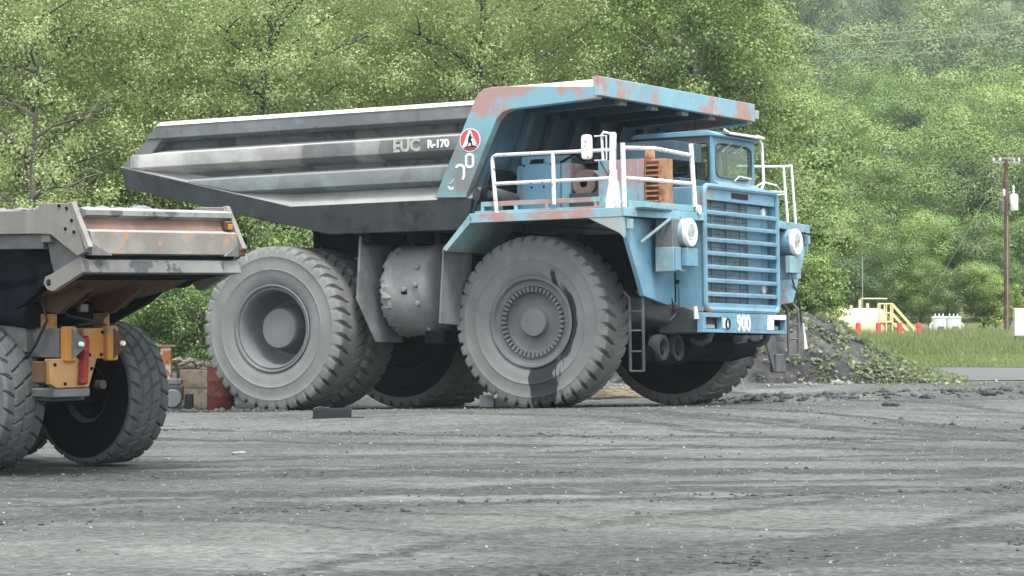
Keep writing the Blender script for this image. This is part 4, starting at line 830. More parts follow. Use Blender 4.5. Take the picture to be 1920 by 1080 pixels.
MB().tube([(-.3,-.72,1.05),(-.42,-.72,1.05)], .06, 10).obj('hub_bolt', M['tail'], ac)
P(-2.2,-2.08,-1.28,1.24,2.655,2.705).obj('gap_filler', M['under'], tg)  # dark strip added to fill the gap under the tailgate
P(-1.0,1.5,.0,.5,1.3,1.42).obj('under_tray', M['under'], ac)
for y in (.78, -.12):
    P(-1.1,-.9,y-.05,y+.05,1.80,1.98).obj('pivot_block', M['orange_pale'], ac, .01)
    MB().prism([(-1.75,2.30),(-.7,2.32),(-.95,2.02),(-1.2,1.98)], y-.05, y+.05).obj('pivot_gusset', M['orange_dull'], ac, .006)
MB().prism([(-1.75,2.40),(-.4,2.36),(-.6,2.12),(-1.4,2.26)], -.9, 1.0).obj('pivot_tube', M['orange_dull'], ac)
for y in (.36, -.45): MB().prism([(-1.5,2.35),(-.8,2.35),(-1.05,2.04)], y-.02, y+.02).obj('pivot_gusset', M['orange_dull'], ac)
for y in (.05, .95): MB().tube([(-.9,y,1.95),(-.3,y,2.0)], .16, 14).obj('pivot_bearing', M['under'], ac)
P(-1.06,-1.0,.16,.3,2.0,2.1).obj('grease_box', M['tail'], ac, .01)
P(-.8,1.8,.8,.98,1.5,2.05).obj('cylinder_mount', M['grey_side'], ac, .02)
MB().tube([(-.2,1.02,2.1),(1.8,1.02,1.6)], .10, 12).obj('hoist_cylinder', M['under'], ac)

# ------------------------------------------------------------------ things on the yard
def W3(px, D): return (px-960)/F*D
def place(px, D): x = W3(px, D); return (x, D, gz(x, D))
x, y, z = place(414, 63.2)
dr = thing('steel_drum', 'rusty dark red ribbed steel drum standing behind the rear tyre of the haul truck', 'drum', (x, y, z))
pr = [(0,0),(.285,0),(.29,.02)]
for zz_ in (.30, .60): pr += [(.285, zz_-.03), (.297, zz_), (.285, zz_+.03)]
pr += [(.285,.87),(.297,.885),(.285,.90),(.27,.885),(0,.885)]
MB().lathe(pr, 40, axis='z').obj('drum_shell', M['drum'], dr)
MB().lathe([(0,0),(.03,0),(.03,.02),(0,.02)], 10, (.15,-.1,.886), 'z').obj('bung', M['under'], dr)
def blocks(px, D, z0, w, h, label):
    x, y, z = place(px, D); b = MB().box(-w/2, w/2, -.3, .3, 0, h)
    o = b.obj('concrete_block', M['conc'], None, .025); o.location = (x, y, z+z0); o.rotation_euler = (0, 0, random.uniform(-.04, .04)); tag(o, label, 'block', 'tan concrete blocks stacked behind the left dumper')
blocks(365, 64.5, 0, .62, .42, 'tan concrete block at ground level, touching the red steel drum'); blocks(367, 64.5, .425, .6, .38, 'tan concrete block on top of the stack beside the red steel drum')
blocks(305, 64.8, 0, .6, .42, 'tan concrete block half hidden behind the small grey engine')
blocks(309, 64.8, .425, .6, .30, 'tan concrete block on the upper course behind the small grey engine')
def lump(name, n, ext, seed, m, label, cat, loc, kind=None, size=(.03, .10), group=None):
    r = np.random.default_rng(seed); b = MB()
    for i in range(n):
        c = np.array([r.uniform(-1, 1)*ext[0], r.uniform(-1, 1)*ext[1], 0]); c[2] = ext[2]*max(0, 1-(c[0]/ext[0])**2)*r.uniform(.3, 1)
        s = r.uniform(*size); v = [c + r.normal(0, 1, 3)*0 + np.array(q)*s*r.uniform(.6, 1.2, 3) for q in ((1,0,0),(0,1,0),(-1,0,0),(0,-1,0),(.2,.1,.8),(-.1,.2,-.7))]
        b.add([tuple(q) for q in v], [(0,1,4),(1,2,4),(2,3,4),(3,0,4),(1,0,5),(2,1,5),(3,2,5),(0,3,5)])
    o = b.obj(name, m, None, smooth=False); o.location = loc; return tag(o, label, cat, group, kind)
x, y, z = place(345, 64.9); lump('rubble', 260, (.75, .35, .30), 4, M['conc'], None, None, (x, y, z+.72), 'stuff', (.04, .12))
# rusty post
x, y, z = place(312, 63.8)
po = thing('rusty_post', 'rust streaked post with peeling cream paint and green band by the left dumper tyre', 'post', (x, y, z))
P(-.11,.11,-.1,.1,0,1.28).obj('post_shaft', M['peel'], po, .015); P(-.16,.2,-.14,.14,1.281,1.32).obj('post_cap', M['rustpaint'], po); MB().lathe([(0,.33),(.11,.36),(.14,.45),(.13,.56),(.1,.62),(0,.63)], 16, (.05,-.06,0), 'z').obj('green_band', M['green'], po)
# small engine
x, y, z = place(327, 62.3)
en = thing('engine_unit', 'small grey stationary engine on a skid between the dumper tyre and red drum', 'engine', (x, y, z))
P(-.26,.22,-.2,.2,.05,.12).obj('skid', M['under_grey'], en, .01)
MB().lathe([(0,-.12),(.17,-.12),(.19,-.08),(.19,.08),(.17,.12),(0,.12)], 22, (-.02,-.12,.24)).obj('flywheel', M['flap'], en)
P(-.2,.18,-.1,.15,.2,.50).obj('engine_case', M['under_grey'], en, .03)
P(-.24,.16,-.1,.15,.52,.64).obj('engine_head', M['flap'], en, .03)
MB().tube([(.2,0,.1),(.2,0,.66)], .015, 6).obj('stay', M['rustpaint'], en); MB().tube([(.05,0,.6),(.2,.0,.62),(.26,0,.6)], .02, 6).obj('lever', M['rustpaint'], en)
P(.22,.38,-.1,.1,.0,.33).obj('battery_box', M['black'], en, .01)
# black box on the yard
x, y, z = place(623, 52.6)
bx = thing('black_crate', 'flat black open plastic crate lying on the yard before the rear wheels', 'crate', (x, y, z-.01), .05)
b = MB(); b.box(-.33,.33,-.2,-.18,0,.17); b.box(-.33,.33,.18,.2,0,.17); b.box(-.33,-.31,-.179,.179,0,.17); b.box(.31,.33,-.179,.179,0,.17); b.box(-.309,.309,-.179,.179,.0,.03); b.obj('crate_shell', M['black'], bx, .006)
MB().tube([(-.3,-.1,.18),(-.2,-.05,.20),(-.12,-.1,.185),(-.05,0,.19)], .012, 5).obj('cord', M['under_grey'], bx)
P(.335,.55,-.16,.12,.0,.03).obj('loose_lid', M['black'], bx, .004)
# planks
r = random.Random(5)
for k, (px, D, rz, dz) in enumerate(((1150,68.2,.18,0),(1156,68.0,.05,.05),(1162,68.6,-.08,.04),(1148,68.3,.25,.09),(1158,68.4,.0,.14),(1165,67.9,.12,.02))):
    x, y, z = place(px, D); o = P(-.62,.62,-.05,.05,0,.045).obj('plank', M['plank'], None, .004); o.location = (x, y, z+dz+.04); o.rotation_euler = (0, .03*k-.09, rz)
    tag(o, 'weathered tan plank in the loose pile seen between the front tyres', 'plank', 'planks piled behind the haul truck')
for k, (px, D) in enumerate(((912,58.4),(936,58.7))):
    x, y, z = place(px, D); o = P(-.14,.14,-.12,.12,0,.24-.06*k).obj('wheel_chock', M['grey_conc'], None, .03); o.location = (x, y+.6, z-.01); o.rotation_euler.z = .3*k
    tag(o, ['taller grey concrete chock left of the stained front tyre', 'lower grey concrete chock tight against the stained front tyre'][k], 'wheel chock')

# ------------------------------------------------------------------ spoil heap with weeds
hx = np.linspace(-1, 1, 150); hy = np.linspace(-1, 1, 70); HX, HY = np.meshgrid(hx, hy, indexing='ij')
px_ = 7.0 + HX*5.2; py_ = 74.5 + HY*3.4
def heap_h(x, y):
    prof = np.interp(x, [2.2, 3.2, 4.6, 6.0, 7.2, 7.8, 8.3, 8.85, 9.6, 10.1, 10.9, 11.6], [0, .9, 1.45, 1.65, 1.66, 1.50, 1.20, .86, .45, .24, .04, 0])
    cross = np.clip(1-np.abs((y-74.6)/2.9)**1.6, 0, 1)
    h = prof*cross; return h*(1+.10*vnoise(x, y, 1.4, 31)) + .05*vnoise(x, y, .5, 32)*sst(0, .3, h) + .03*vnoise(x, y, .22, 33)*sst(0, .2, h) - .06
n = NT('black_spoil'); nf = n.noise(8, 7, .7); c = n.mix(n.ramp(n.noise(1.2, 5), .35, .65), (.035, .036, .038), (.11, .11, .107)); c = n.mix(n.ramp(n.noise(6, 5, .7), .6, .68), c, (.30, .30, .28)); spoil = n.bsdf(c, .95, .1, bump=nf, bs=1., bd=.06)
hp = link('spoil_heap', grid_mesh('spoil_heap', px_, py_, ground_z(px_, py_)+heap_h(px_, py_)+RNG.normal(0, .012, px_.shape)), spoil)
tag(hp, 'long heap of black spoil overgrown with weeds behind the bumper of the haul truck', 'dirt heap')
def quads(C, Nn, size, asp=1.0, seed=0):
    """leaf-like quads at centres C facing Nn"""
    r = np.random.default_rng(seed); n = len(C); Nn = Nn/np.linalg.norm(Nn, axis=1, keepdims=True)
    a = r.normal(size=(n, 3)); u = np.cross(Nn, a); u /= np.linalg.norm(u, axis=1, keepdims=True)+1e-9; v = np.cross(Nn, u)
    s = (size if np.ndim(size) else np.full(n, size))[:, None]
    bend = Nn*s*.25
    V = np.stack([C-u*s*asp, C-v*s*.62+bend, C+u*s*asp, C+v*s*.62+bend], 1).reshape(-1, 3)
    return V, np.arange(4*n).reshape(n, 4)
def set_tint(me, t, k=4):
    at = me.attributes.new('tint', 'FLOAT', 'POINT'); at.data.foreach_set('value', np.repeat(t, k).astype(np.float32))
def leaf_obj(name, C, Nn, size, m, tint, parent=None, asp=1., seed=0):
    V, Fc = quads(C, Nn, size, asp, seed); me = np_mesh(name, V, Fc); set_tint(me, tint)
    return link(name, me, m, parent, smooth=False)
r = np.random.default_rng(41)
wx = r.uniform(2.5, 11.8, 34000); wy = r.uniform(71.2, 77.5, 34000); hh = heap_h(wx, wy)
dens = vnoise(wx, wy, 1.1, 44) + .5*vnoise(wx, wy, .4, 45) + (wx-7.2)*.30 - .05
keep = (hh > -.03) & (dens + r.normal(0, .22, len(wx)) > .12) & (r.random(len(wx)) < .40); wx, wy, hh = wx[keep], wy[keep], hh[keep]
C = np.stack([wx, wy, ground_z(wx, wy)+hh+r.uniform(.02, .12, len(wx))], 1); Nn = r.normal(size=C.shape)*.6+np.array([0, -.4, 1.])
wo = leaf_obj('weeds', C, Nn, r.uniform(.03, .085, len(C)), M['weed'], r.random(len(C))); tag(wo, kind='stuff')
# ------------------------------------------------------------------ grass, gravel
def blades(name, x, y, h, m, seed=0, w=.02):
    r = np.random.default_rng(seed); n = len(x); z = ground_z(x, y)
    a = r.uniform(0, PI, n); dx, dy = np.cos(a)*w, np.sin(a)*w*.5; lx, ly = r.normal(0, .22, n)*h, r.normal(0, .22, n)*h
    V = np.stack([np.stack([x-dx, y-dy, z-.02], 1), np.stack([x+dx, y+dy, z-.02], 1), np.stack([x+dx*.5+lx*.5, y+dy+ly*.5, z+h*.62], 1), np.stack([x+lx, y+ly, z+h], 1)], 1).reshape(-1, 3)
    me = np_mesh(name, V, np.arange(4*n).reshape(n, 4)); set_tint(me, np.clip(.5+.35*vnoise(x, y, 4, seed)+r.normal(0, .18, n), 0, 1))
    return tag(link(name, me, m, None, smooth=False), kind='stuff')
r = np.random.default_rng(50); n = 60000
gy_ = r.uniform(92, 128, n); gx_ = r.uniform(.085, .20, n)*gy_
e = vnoise(gx_, gy_, 7, 51)*2.2 + (gx_-14)*-.12
k = gy_ > 96+e; gx_, gy_ = gx_[k], gy_[k]
hgt = (.12+.34*r.random(len(gx_)))*(1+.7*vnoise(gx_, gy_, 5, 52))*sst(94, 101, gy_)*1.0+.06
blades('tall_grass', gx_, gy_, hgt, M['grass'], 53, .028)
n = 16000; gy_ = r.uniform(84.8, 97, n); gx_ = r.uniform(.10, .19, n)*gy_
k = (vnoise(gx_, gy_, 3, 55)+r.normal(0, .3, n) > .0)
blades('short_grass', gx_[k], gy_[k], .05+.07*r.random(k.sum()), M['grass'], 54, .03)
n = 700; gx_ = r.uniform(7.5, 14, n); gy_ = r.uniform(69.8, 71.6, n); k = vnoise(gx_, gy_, 1.2, 57) > .1
blades('weedy_fringe', gx_[k], gy_[k], .04+.1*r.random(k.sum()), M['grass'], 58, .02)
def stones(name, x, y, s, m, seed):
    r = np.random.default_rng(seed); n = len(x); z = ground_z(x, y)
    base = np.array([(1,0,0),(0,1,0),(-1,0,0),(0,-1,0),(.2,.1,.7),(-.1,.2,-.5)], float)
    V = base[None]*r.uniform(.55, 1.3, (n, 6, 3))*s[:, None, None]; a = r.uniform(0, 6.28, n); ca, sa = np.cos(a)[:, None], np.sin(a)[:, None]
    X = V[:, :, 0]*ca-V[:, :, 1]*sa; Yv = V[:, :, 0]*sa+V[:, :, 1]*ca
    V = np.stack([X+x[:, None], Yv+y[:, None], V[:, :, 2]+(z+s*.12)[:, None]], 2).reshape(-1, 3)
    Fc = np.array([(0,1,4),(1,2,4),(2,3,4),(3,0,4),(1,0,5),(2,1,5),(3,2,5),(0,3,5)])
    Fc = (Fc[None]+np.arange(n)[:, None, None]*6).reshape(-1, 3)
    return tag(link(name, np_mesh(name, V, Fc), m, None, smooth=False), kind='stuff')
def scatter(n, y0, y1, u0=-.19, u1=.19, seed=1):
    r = np.random.default_rng(seed); y = np.sqrt(r.uniform(y0*y0, y1*y1, n)); return r.uniform(u0, u1, n)*y, y
x, y = scatter(7000, 24, 72, seed=61); stones('gravel', x, y, np.random.default_rng(62).gamma(2., .0042, len(x))+.004, M['dirt'], 63)
x, y = scatter(260, 24, 70, seed=64); kk = vnoise(x, y, 5, 65) > .05; stones('pale_gravel', x[kk], y[kk], np.random.default_rng(66).gamma(2, .006, kk.sum())+.006, M['grey_conc'], 67)
mdk = worn('dark_clods', (.055, .057, .06), [((.1, .1, .1), 5, .5, .6, 2)], None, 0, .95, bs=.8)
x, y = scatter(4000, 24, 72, seed=68); kk = (vnoise(x*.5-y*.3, x*.6+y*.8, 2.2, 69) > .28); stones('dark_clods', x[kk], y[kk], np.random.default_rng(70).gamma(2, .0062, kk.sum())+.005, mdk, 71)
r = np.random.default_rng(90); ax_, ay_ = [], []
for cx, cy, rad in ((-20, 59.6, 41.5), (-20, 59.6, 43.9), (-46, 96, 85.5), (-46, 96, 88.7), (22, -14, 53.5), (-6, 130, 93.5), (10, 84, 39.5), (60, 90, 67.5)):
    t = r.uniform(0, 2*PI, 9000); rr_ = rad-1.5+r.normal(0, .38, 9000); X_, Y_ = cx+rr_*np.cos(t), cy+rr_*np.sin(t); k = (Y_ > 24) & (Y_ < 70) & (np.abs(X_) < .19*Y_) & (vnoise(X_, Y_, 3, 91) > .0); ax_.append(X_[k]); ay_.append(Y_[k])
x, y = np.concatenate(ax_), np.concatenate(ay_); stones('track_clods', x, y, r.gamma(2, .007, len(x))+.006, mdk, 92)
r = np.random.default_rng(72); x = r.uniform(3.5, 22, 1500); y = 64.6+.05*x+r.normal(0, .8, 1500); stones('berm_clods', x, y, r.gamma(2, .02, 1500)+.01, mdk, 73)
x = r.uniform(-11, -4.2, 500); y = 57.2+r.normal(0, .35, 500); stones('berm_clods', x, y, r.gamma(2, .018, 500)+.01, mdk, 74)
x = r.uniform(2, 11.5, 260); y = r.uniform(70, 73.5, 260); stones('heap_foot_stones', x, y, r.gamma(2, .018, 260)+.012, M['dirt'], 75)
for k, (px, D, s, lb) in enumerate(((450, 42.4, .075, 'flat pale stone on the yard right of the dumper wheel'), (1570, 71.2, .11, 'larger white rock at the foot of the spoil heap'), (1591, 70.9, .085, 'smaller grey rock beside the white rock at the spoil heap'), (1668, 57.5, .13, 'dark clod of dirt on the yard below the spoil heap'))):
    x, y, z = place(px, D); rr = np.random.default_rng(80+k); b = MB(); import bmesh
    bm = bmesh.new(); bmesh.ops.create_icosphere(bm, subdivisions=3, radius=1)
    for v in bm.verts: v.co *= 1+.18*math.sin(v.co.x*5+k)+.12*math.sin(v.co.y*7+2*k)+.1*math.sin(v.co.z*9+k*3)
    me = bpy.data.meshes.new('rock'); bm.to_mesh(me); bm.free()
    o = link('rock', me, M['grey_conc'] if k != 3 else mdk, None, ang=25); o.scale = (s*1.3, s, s*(.35 if k in (0, 3) else .8)); o.location = (x, y, z+s*.2); tag(o, lb, 'rock')

# ------------------------------------------------------------------ things in the right background
x, y, z = place(1610, 121); z = gz(x, y)-.24
tkk = thing('fuel_tank', 'cream horizontal fuel tank with yellow steps beside red bollards', 'tank', (x, y, z), .0)
MB().lathe([(0,-1.75),(.45,-1.72),(.68,-1.62),(.74,-1.5),(.74,1.0),(.68,1.12),(.45,1.22),(0,1.25)], 32, (-.15,0,.80), 'x').obj('tank_shell', M['cream'], tkk)
for xx in (-.9, .6): P(xx-.1,xx+.1,-.5,.5,0,.35).obj('saddle', M['cream'], tkk, .02)
for xx, h in ((-1.0,.12),(-.75,.16),(-.3,.12),(.05,.35),(.35,.2)): MB().tube([(xx,0,1.5),(xx,0,1.54+h)], .06, 8).obj('vent_pipe', M['cream'], tkk)
MB().tube([(.15,0,1.5),(.15,0,3.6)], .02, 6).obj('vent_mast', M['wire'], tkk)
MB().tube([(.1,.2,1.92),(1.15,.2,1.92)], .03, 6).obj('hand_rail', M['cream'], tkk)
for yy in (-.75, -.15):
    MB().tube([(.75,yy,1.0),(1.25,yy,1.0),(2.15,yy,.0)], .035, 6).obj('stair_stringer', M['yellow'], tkk)
    MB().tube([(.75,yy,1.72),(1.25,yy,1.72),(2.15,yy,.72),(2.15,yy,0)], .03, 6).obj('stair_rail', M['yellow'], tkk)
    MB().tube([(.75,yy,1.36),(1.25,yy,1.36),(2.15,yy,.36)], .025, 6).obj('stair_rail', M['yellow'], tkk)
    for xx in (.75, 1.25, 1.0): MB().tube([(xx,yy,0),(xx,yy,1.72)], .03, 6).obj('stair_post', M['yellow'], tkk)
for k in range(6): P(1.22+k*.16,1.42+k*.16,-.75,-.15,.93-k*.165,.96-k*.165).obj('tread', M['yellow'], tkk)
P(.75,1.25,-.75,-.15,1.0,1.04).obj('landing', M['yellow'], tkk)
for k, (px, h, lb) in enumerate(((1609,1.0,'leftmost red bollard, in front of the cream tank'), (1647,1.0,'red bollard at the right end of the cream tank'), (1687,1.0,'red bollard at the foot of the yellow steps'), (1723,1.0,'rightmost red bollard, standing alone in the grass'))):
    x, y, z = place(px, 117.5); o = MB().lathe([(.0,0),(.1,0),(.1,h-.03),(.08,h),(0,h+.01)], 16, axis='z').obj('bollard', M['redpost'], None); o.location = (x, y, z-.22); tag(o, lb, 'bollard', 'red bollards by the cream tank')
for k, px in enumerate((1761, 1788)):
    x, y, z = place(px, 127); t = thing('transformer', ['left white transformer in the grass', 'right white transformer in the grass'][k], 'transformer', (x, y, z-.15), .1, 'white transformers standing in the grass'); t.scale = (1.2, 1.2, 1.25)
    MB().lathe([(0,0),(.25,0),(.262,.03),(.262,.76),(.275,.77),(.275,.80),(.24,.82),(0,.83)], 20, axis='z').obj('transformer_case', M['enamel'], t)
    P(-.1,.1,-.30,-.262,.3,.5).obj('name_plate', M['grey_side'], t)
    for a in (-.14, 0, .14): MB().tube([(a,0,.78),(a,0,.86),(a,0,.92)], [.02,.026,.015], 8).obj('bushing', M['enamel'], t)
    sx = -.32 if k == 0 else .32
    MB().tube([(sx*.75,-.05,.62),(sx,-.05,.55),(sx,-.05,.1),(sx*.75,-.05,.05)], .035, 6).obj('cooling_pipe', M['enamel'], t)
x, y, z = place(1916, 104); t = thing('electric_cabinet', 'pale grey electrical cabinet on legs at the right edge', 'electrical box', (x, y, z), .0)
P(-.28,.42,-.2,.2,.50,1.45).obj('cabinet_case', M['enamel'], t, .02); P(-.26,.40,-.215,-.202,.53,1.42).obj('cabinet_door', M['enamel'], t, .01)
for a in (-.22, .34): MB().tube([(a,0,0),(a,0,.5)], .03, 6).obj('leg', M['grey_side'], t)
D = 126; x, y, z = place(1888, D); up_ = thing('utility_pole', 'brown wooden utility pole with crossarm and white transformer can', 'utility pole', (x, y, z)); up_.scale = (.95, .95, .935)
MB().tube([(0,0,-.2),(.0,0,4),(-.05,0,8.1)], [.14,.12,.09], 12).obj('pole_shaft', M['wood_pole'], up_)
P(-.62,.55,-.06,.06,7.72,7.82).obj('crossarm', M['bark_pale'], up_); P(-.25,.3,-.3,-.2,7.9,8.0).obj('crossarm', M['bark_pale'], up_)
for a in (-.58, -.3, .3, .52): MB().tube([(a,0,7.8),(a,0,7.9),(a,0,7.98)], [.03,.06,.02], 8).obj('insulator', M['enamel'], up_)
MB().lathe([(0,6.0),(.16,6.0),(.18,6.05),(.18,6.65),(.14,6.72),(0,6.75)], 16, (.3,-.05,-.35), 'z').obj('transformer_can', M['enamel'], up_)
for dz in (0, .18): MB().tube([(.28,0,6.4+dz),(.28,0,6.5+dz),(.28,0,6.6+dz)], [.03,.06,.02], 6).obj('insulator', M['enamel'], up_)
MB().lathe([(0,6.7),(.05,6.7),(.06,6.95),(0,7.0)], 8, (-.14,-.1,-.4), 'z').obj('fuse', M['enamel'], up_)
MB().lathe([(0,5.6),(.12,5.6),(.13,6.1),(0,6.15)], 12, (-.22,0,0), 'z').obj('transformer_can', M['grey_side'], up_)
MB().tube([(.02,-.12,0),(.0,-.12,5.4)], .02, 5).obj('conduit', M['wire'], up_)
def wire(p, q, sag, r, label):
    r *= .6
    pts = [tuple(np.array(p)*(1-t)+np.array(q)*t-np.array([0, 0, sag*4*t*(1-t)])) for t in np.linspace(0, 1, 24)]
    tag(MB().tube(pts, r, 5).obj('overhead_wire', M['wire'], None), label, 'overhead wire', 'overhead power lines')
def PW(px, py, D): return ((px-960)/F*D, D, HC+(525-py)/F*D)
wire(PW(1120,52,330), PW(2150,2,300), 2.0, .05, 'highest power line crossing before the far hill')
wire(PW(1100,68,330), PW(2150,20,300), 2.0, .05, 'second power line down crossing before the far hill')
wire(PW(1120,84,330), PW(2150,40,300), 2.4, .04, 'lowest of the three power lines crossing before the far hill')
wire(PW(1886,302,126), PW(2300,330,150), .5, .02, 'short wire leaving the utility pole towards the right')
wire(PW(1880,312,126), PW(1740,560,118), 0.1, .006, 'slack guy wire dropping leftward from the utility pole')

# ------------------------------------------------------------------ trees
def limb_tubes(b, pts, r0, r1, n=6):
    k = len(pts); b.tube(pts, [r0+(r1-r0)*i/(k-1) for i in range(k)], n, False)
def make_tree(name, seed, H, R_, base, nl, nclump, per, leaf, m, bark, label, cat, group=None, flat=.75, droop=0, shell=.5, tr=.14, cone=False, spread=1., cs=(.16, .36), nw=(.8, .55)):
    r = np.random.default_rng(seed); root = thing(name, label, cat, (0, 0, 0), 0, group)
    b = MB(); lean = r.normal(0, .04, 2)*H
    tp = [Vector((lean[0]*t**1.5+.12*math.sin(t*7+seed)*t, lean[1]*t**1.5+.1*math.cos(t*6+seed)*t, H*.9*t)) for t in np.linspace(0, 1, 9)]
    tp[0].z = -.3; limb_tubes(b, tp, tr, .02, 7)
    cen = []; 
    for i in range(nl):
        t = base+(.92-base)*(i+.5)/nl; j = t*8; a = tp[int(j)].lerp(tp[min(8, int(j)+1)], j-int(j))
        az = i*2.4+r.uniform(-.4, .4); rel = (t-base)/(1-base)
        rad = R_*(1.1*(1-rel) if cone else (math.sqrt(max(.05, 1-(2*rel-.85)**2/1.5))))*r.uniform(.7, 1.05)
        rise = (r.uniform(-.1, .1) if cone else r.uniform(.35, .9))*rad
        d = Vector((math.cos(az), math.sin(az), 0)); pts = []
        for q in np.linspace(0, 1, 5): pts.append(a+d*rad*q*.92+Vector((r.normal(0, .05), r.normal(0, .05), 1))*rise*(q**.8)-Vector((0, 0, droop*rad*q*q)))
        limb_tubes(b, pts, tr*.45*(1-rel*.6)+.01, .012, 5)
        for q in (2, 3, 4): cen.append(pts[q])
        for s in range(2):
            st = pts[2+s]; d2 = Vector((math.cos(az+(s*2-1)*.9), math.sin(az+(s*2-1)*.9), r.uniform(.1, .6)))*rad*.42; en_ = st+d2
            limb_tubes(b, [st, st+d2*.5+Vector((0, 0, .05)), en_], .03*tr/.14, .008, 4); cen.append(en_)
    cen = np.array([tuple(c) for c in cen]); 
    idx = r.integers(0, len(cen), nclump); cc = cen[idx]+r.normal(0, R_*.16*spread, (nclump, 3)); cr = R_*r.uniform(cs[0], cs[1], nclump)*(1 if not cone else .7)
    k = np.repeat(np.arange(nclump), per); d = r.normal(size=(len(k), 3)); d /= np.linalg.norm(d, axis=1, keepdims=True)
    rad = (shell+(1-shell)*r.random(len(k)))*cr[k]*(1+.35*r.normal(size=len(k))*.5)
    C = cc[k]+d*rad[:, None]*np.array([1, 1, flat]); C[:, 2] = np.maximum(C[:, 2], .15)
    Nn = d*nw[0]+r.normal(size=d.shape)*nw[1]+np.array([0, 0, .45])
    ct = np.clip(r.normal(.45, .22, nclump), 0, 1); tint = np.clip(ct[k]+r.normal(0, .16, len(k)), 0, 1)
    b.obj('trunk', bark, root, ang=60)
    leaf_obj('crown', C, Nn, leaf*r.uniform(.6, 1.25, len(C)), m, tint, root, 1., seed)
    return root
def put(proto, used, px, D, s=1., label=None, sz=None, dx=0, m=None, group=None, z=None):
    o = proto if not used.get(proto.name) else copy_tree(proto)
    used[proto.name] = 1
    x = W3(px, D)+dx; o.location = (x, D, (gz(x, D) if z is None else z)); o.rotation_euler = (0, 0, random.uniform(0, 6.28)); o.scale = (s, s, sz or s)
    if label: o['label'] = label
    if group: o['group'] = group
    return o
used = {}
near = [make_tree('locust_tree', 100+i, 12.5, 3.6, .16, 24, 300, 380, .040, M['leaf_olive'], M['bark'], 'x', 'tree', 'olive trees behind the dump bed', .7, .1, .15, .19, spread=1.5, nw=(.9, .38)) for i in range(4)]
L1 = ['at the far left, above the dumper', 'with bare dark boughs above the dumper', 'left of the dump bed tail', 'behind the tail of the dump bed', 'behind the middle of the dump bed', 'behind the front half of the dump bed', 'behind the canopy of the haul truck', 'rising over the canopy front edge']
for i, (px, D, s, w) in enumerate(((-120,80,1.0,0),(60,77,1.02,1),(290,83,.98,2),(480,79,1.0,3),(690,84,1.05,0),(880,80,.98,1),(1060,85,1.05,2),(1235,82,.96,3))):
    put(near[w], used, px, D, s*random.uniform(.95, 1.08), 'tall olive leafed tree '+L1[i])
bare = make_tree('bare_boughed_tree', 111, 8.5, 2.6, .15, 12, 34, 160, .045, M['leaf_olive'], M['bark'], 'thin tree with dark bare boughs at the left edge above the dumper', 'tree', None, .7, .3, .2, .16, spread=1.2); put(bare, used, 66, 72.5, 1.)
dark = make_tree('ash_tree', 120, 12, 2.6, .2, 20, 190, 330, .05, M['leaf_mid'], M['bark_pale'], 'tall darker green tree with pale branches rising right behind the canopy', 'tree', None, .75, 0, .2, .15, spread=1.3)
put(dark, used, 1275, 79, 1.0)
put(dark, used, 1180, 90, 1.1, 'darker green tree standing behind the pale branched tree over the canopy')
mid = [make_tree('maple_tree', 130+i, 9.5, 3.3, .12, 14, 30, 850, .085, (M['leaf_light'], M['leaf_mid'], M['leaf_light'])[i], M['bark'], 'rounded green tree on the slope behind the yard', 'tree', 'broadleaf trees on the slope behind the yard', .8, 0, .86, .15, cs=(.26, .44), nw=(1.4, .28)) for i in range(3)]
ashl = [make_tree('ash_tree', 122+i, 12, 3.4, .12, 20, 190, 260, .062, (M['leaf_light'], M['leaf_mid'])[i], M['bark'], 'x', 'tree', None, .8, 0, .3, .15, spread=1.3, nw=(1.0, .45)) for i in range(2)]
for i in range(8): put(ashl[i % 2], used, -150+i*205+random.uniform(-30, 30), 100+random.uniform(-5, 9), random.uniform(.95, 1.1), 'leafy green tree filling the gaps behind the olive trees', group='trees behind the olive trees')
for i in range(7): put(ashl[i % 2], used, -100+i*225+random.uniform(-40, 40), 140+random.uniform(-9, 9), random.uniform(1.1, 1.4), 'leafy green tree filling the gaps behind the olive trees', group='trees behind the olive trees')
bush = [make_tree('shrub', 140+i, 2.5, 1.5, .05, 12, 70, 230, .042, (M['leaf_light'], M['leaf_mid'])[i], M['bark'], 'x', 'shrub', 'shrubs at the edge of the yard', .8, 0, .3, .04) for i in range(2)]
for i, (px, D, s, lb) in enumerate(((262,70,1.0,'bright leafy shrub just right of the dumper tyre'),(330,72,1.05,'shrub behind the rusty post'),(385,69,.9,'shrub above the red steel drum'),(215,73,1.15,'shrub partly behind the dumper tyre'),(430,74,1.1,'shrub behind the haul truck rear tyre'),(120,73,1.2,'shrub seen under the dumper body'),(10,74,1.3,'shrub at the left edge under the dumper'),(300,77,1.5,'taller shrub behind the rusty post'),(480,78,1.6,'taller shrub seen under the dump bed'),(570,76,1.3,'shrub seen under the middle of the dump bed'),(680,80,1.5,'shrub hidden behind the haul truck side tank'),(1170,84,1.3,'shrub seen between the front tyres'))):
    put(bush[i % 2], used, px, D, s, 'green '+lb)
sumac = make_tree('sumac', 150, 4.4, 1.5, .08, 14, 90, 300, .045, M['leaf_light'], M['bark'], 'x', 'tree', 'bright green saplings behind the haul truck', .5, .35, .3, .06)
for i, (px, D, s, lb) in enumerate(((1490,86,.85,'bright feathery sapling just right of the haul truck headlight'),(1440,88,1.28,'bright sapling behind the haul truck cab'),(1470,95,1.5,'taller bright sapling behind the far handrail'),(1395,92,1.35,'sapling behind the cab roof'),(1330,90,1.4,'sapling behind the cab'))):
    put(sumac, used, px, D, s, lb)
k = 0
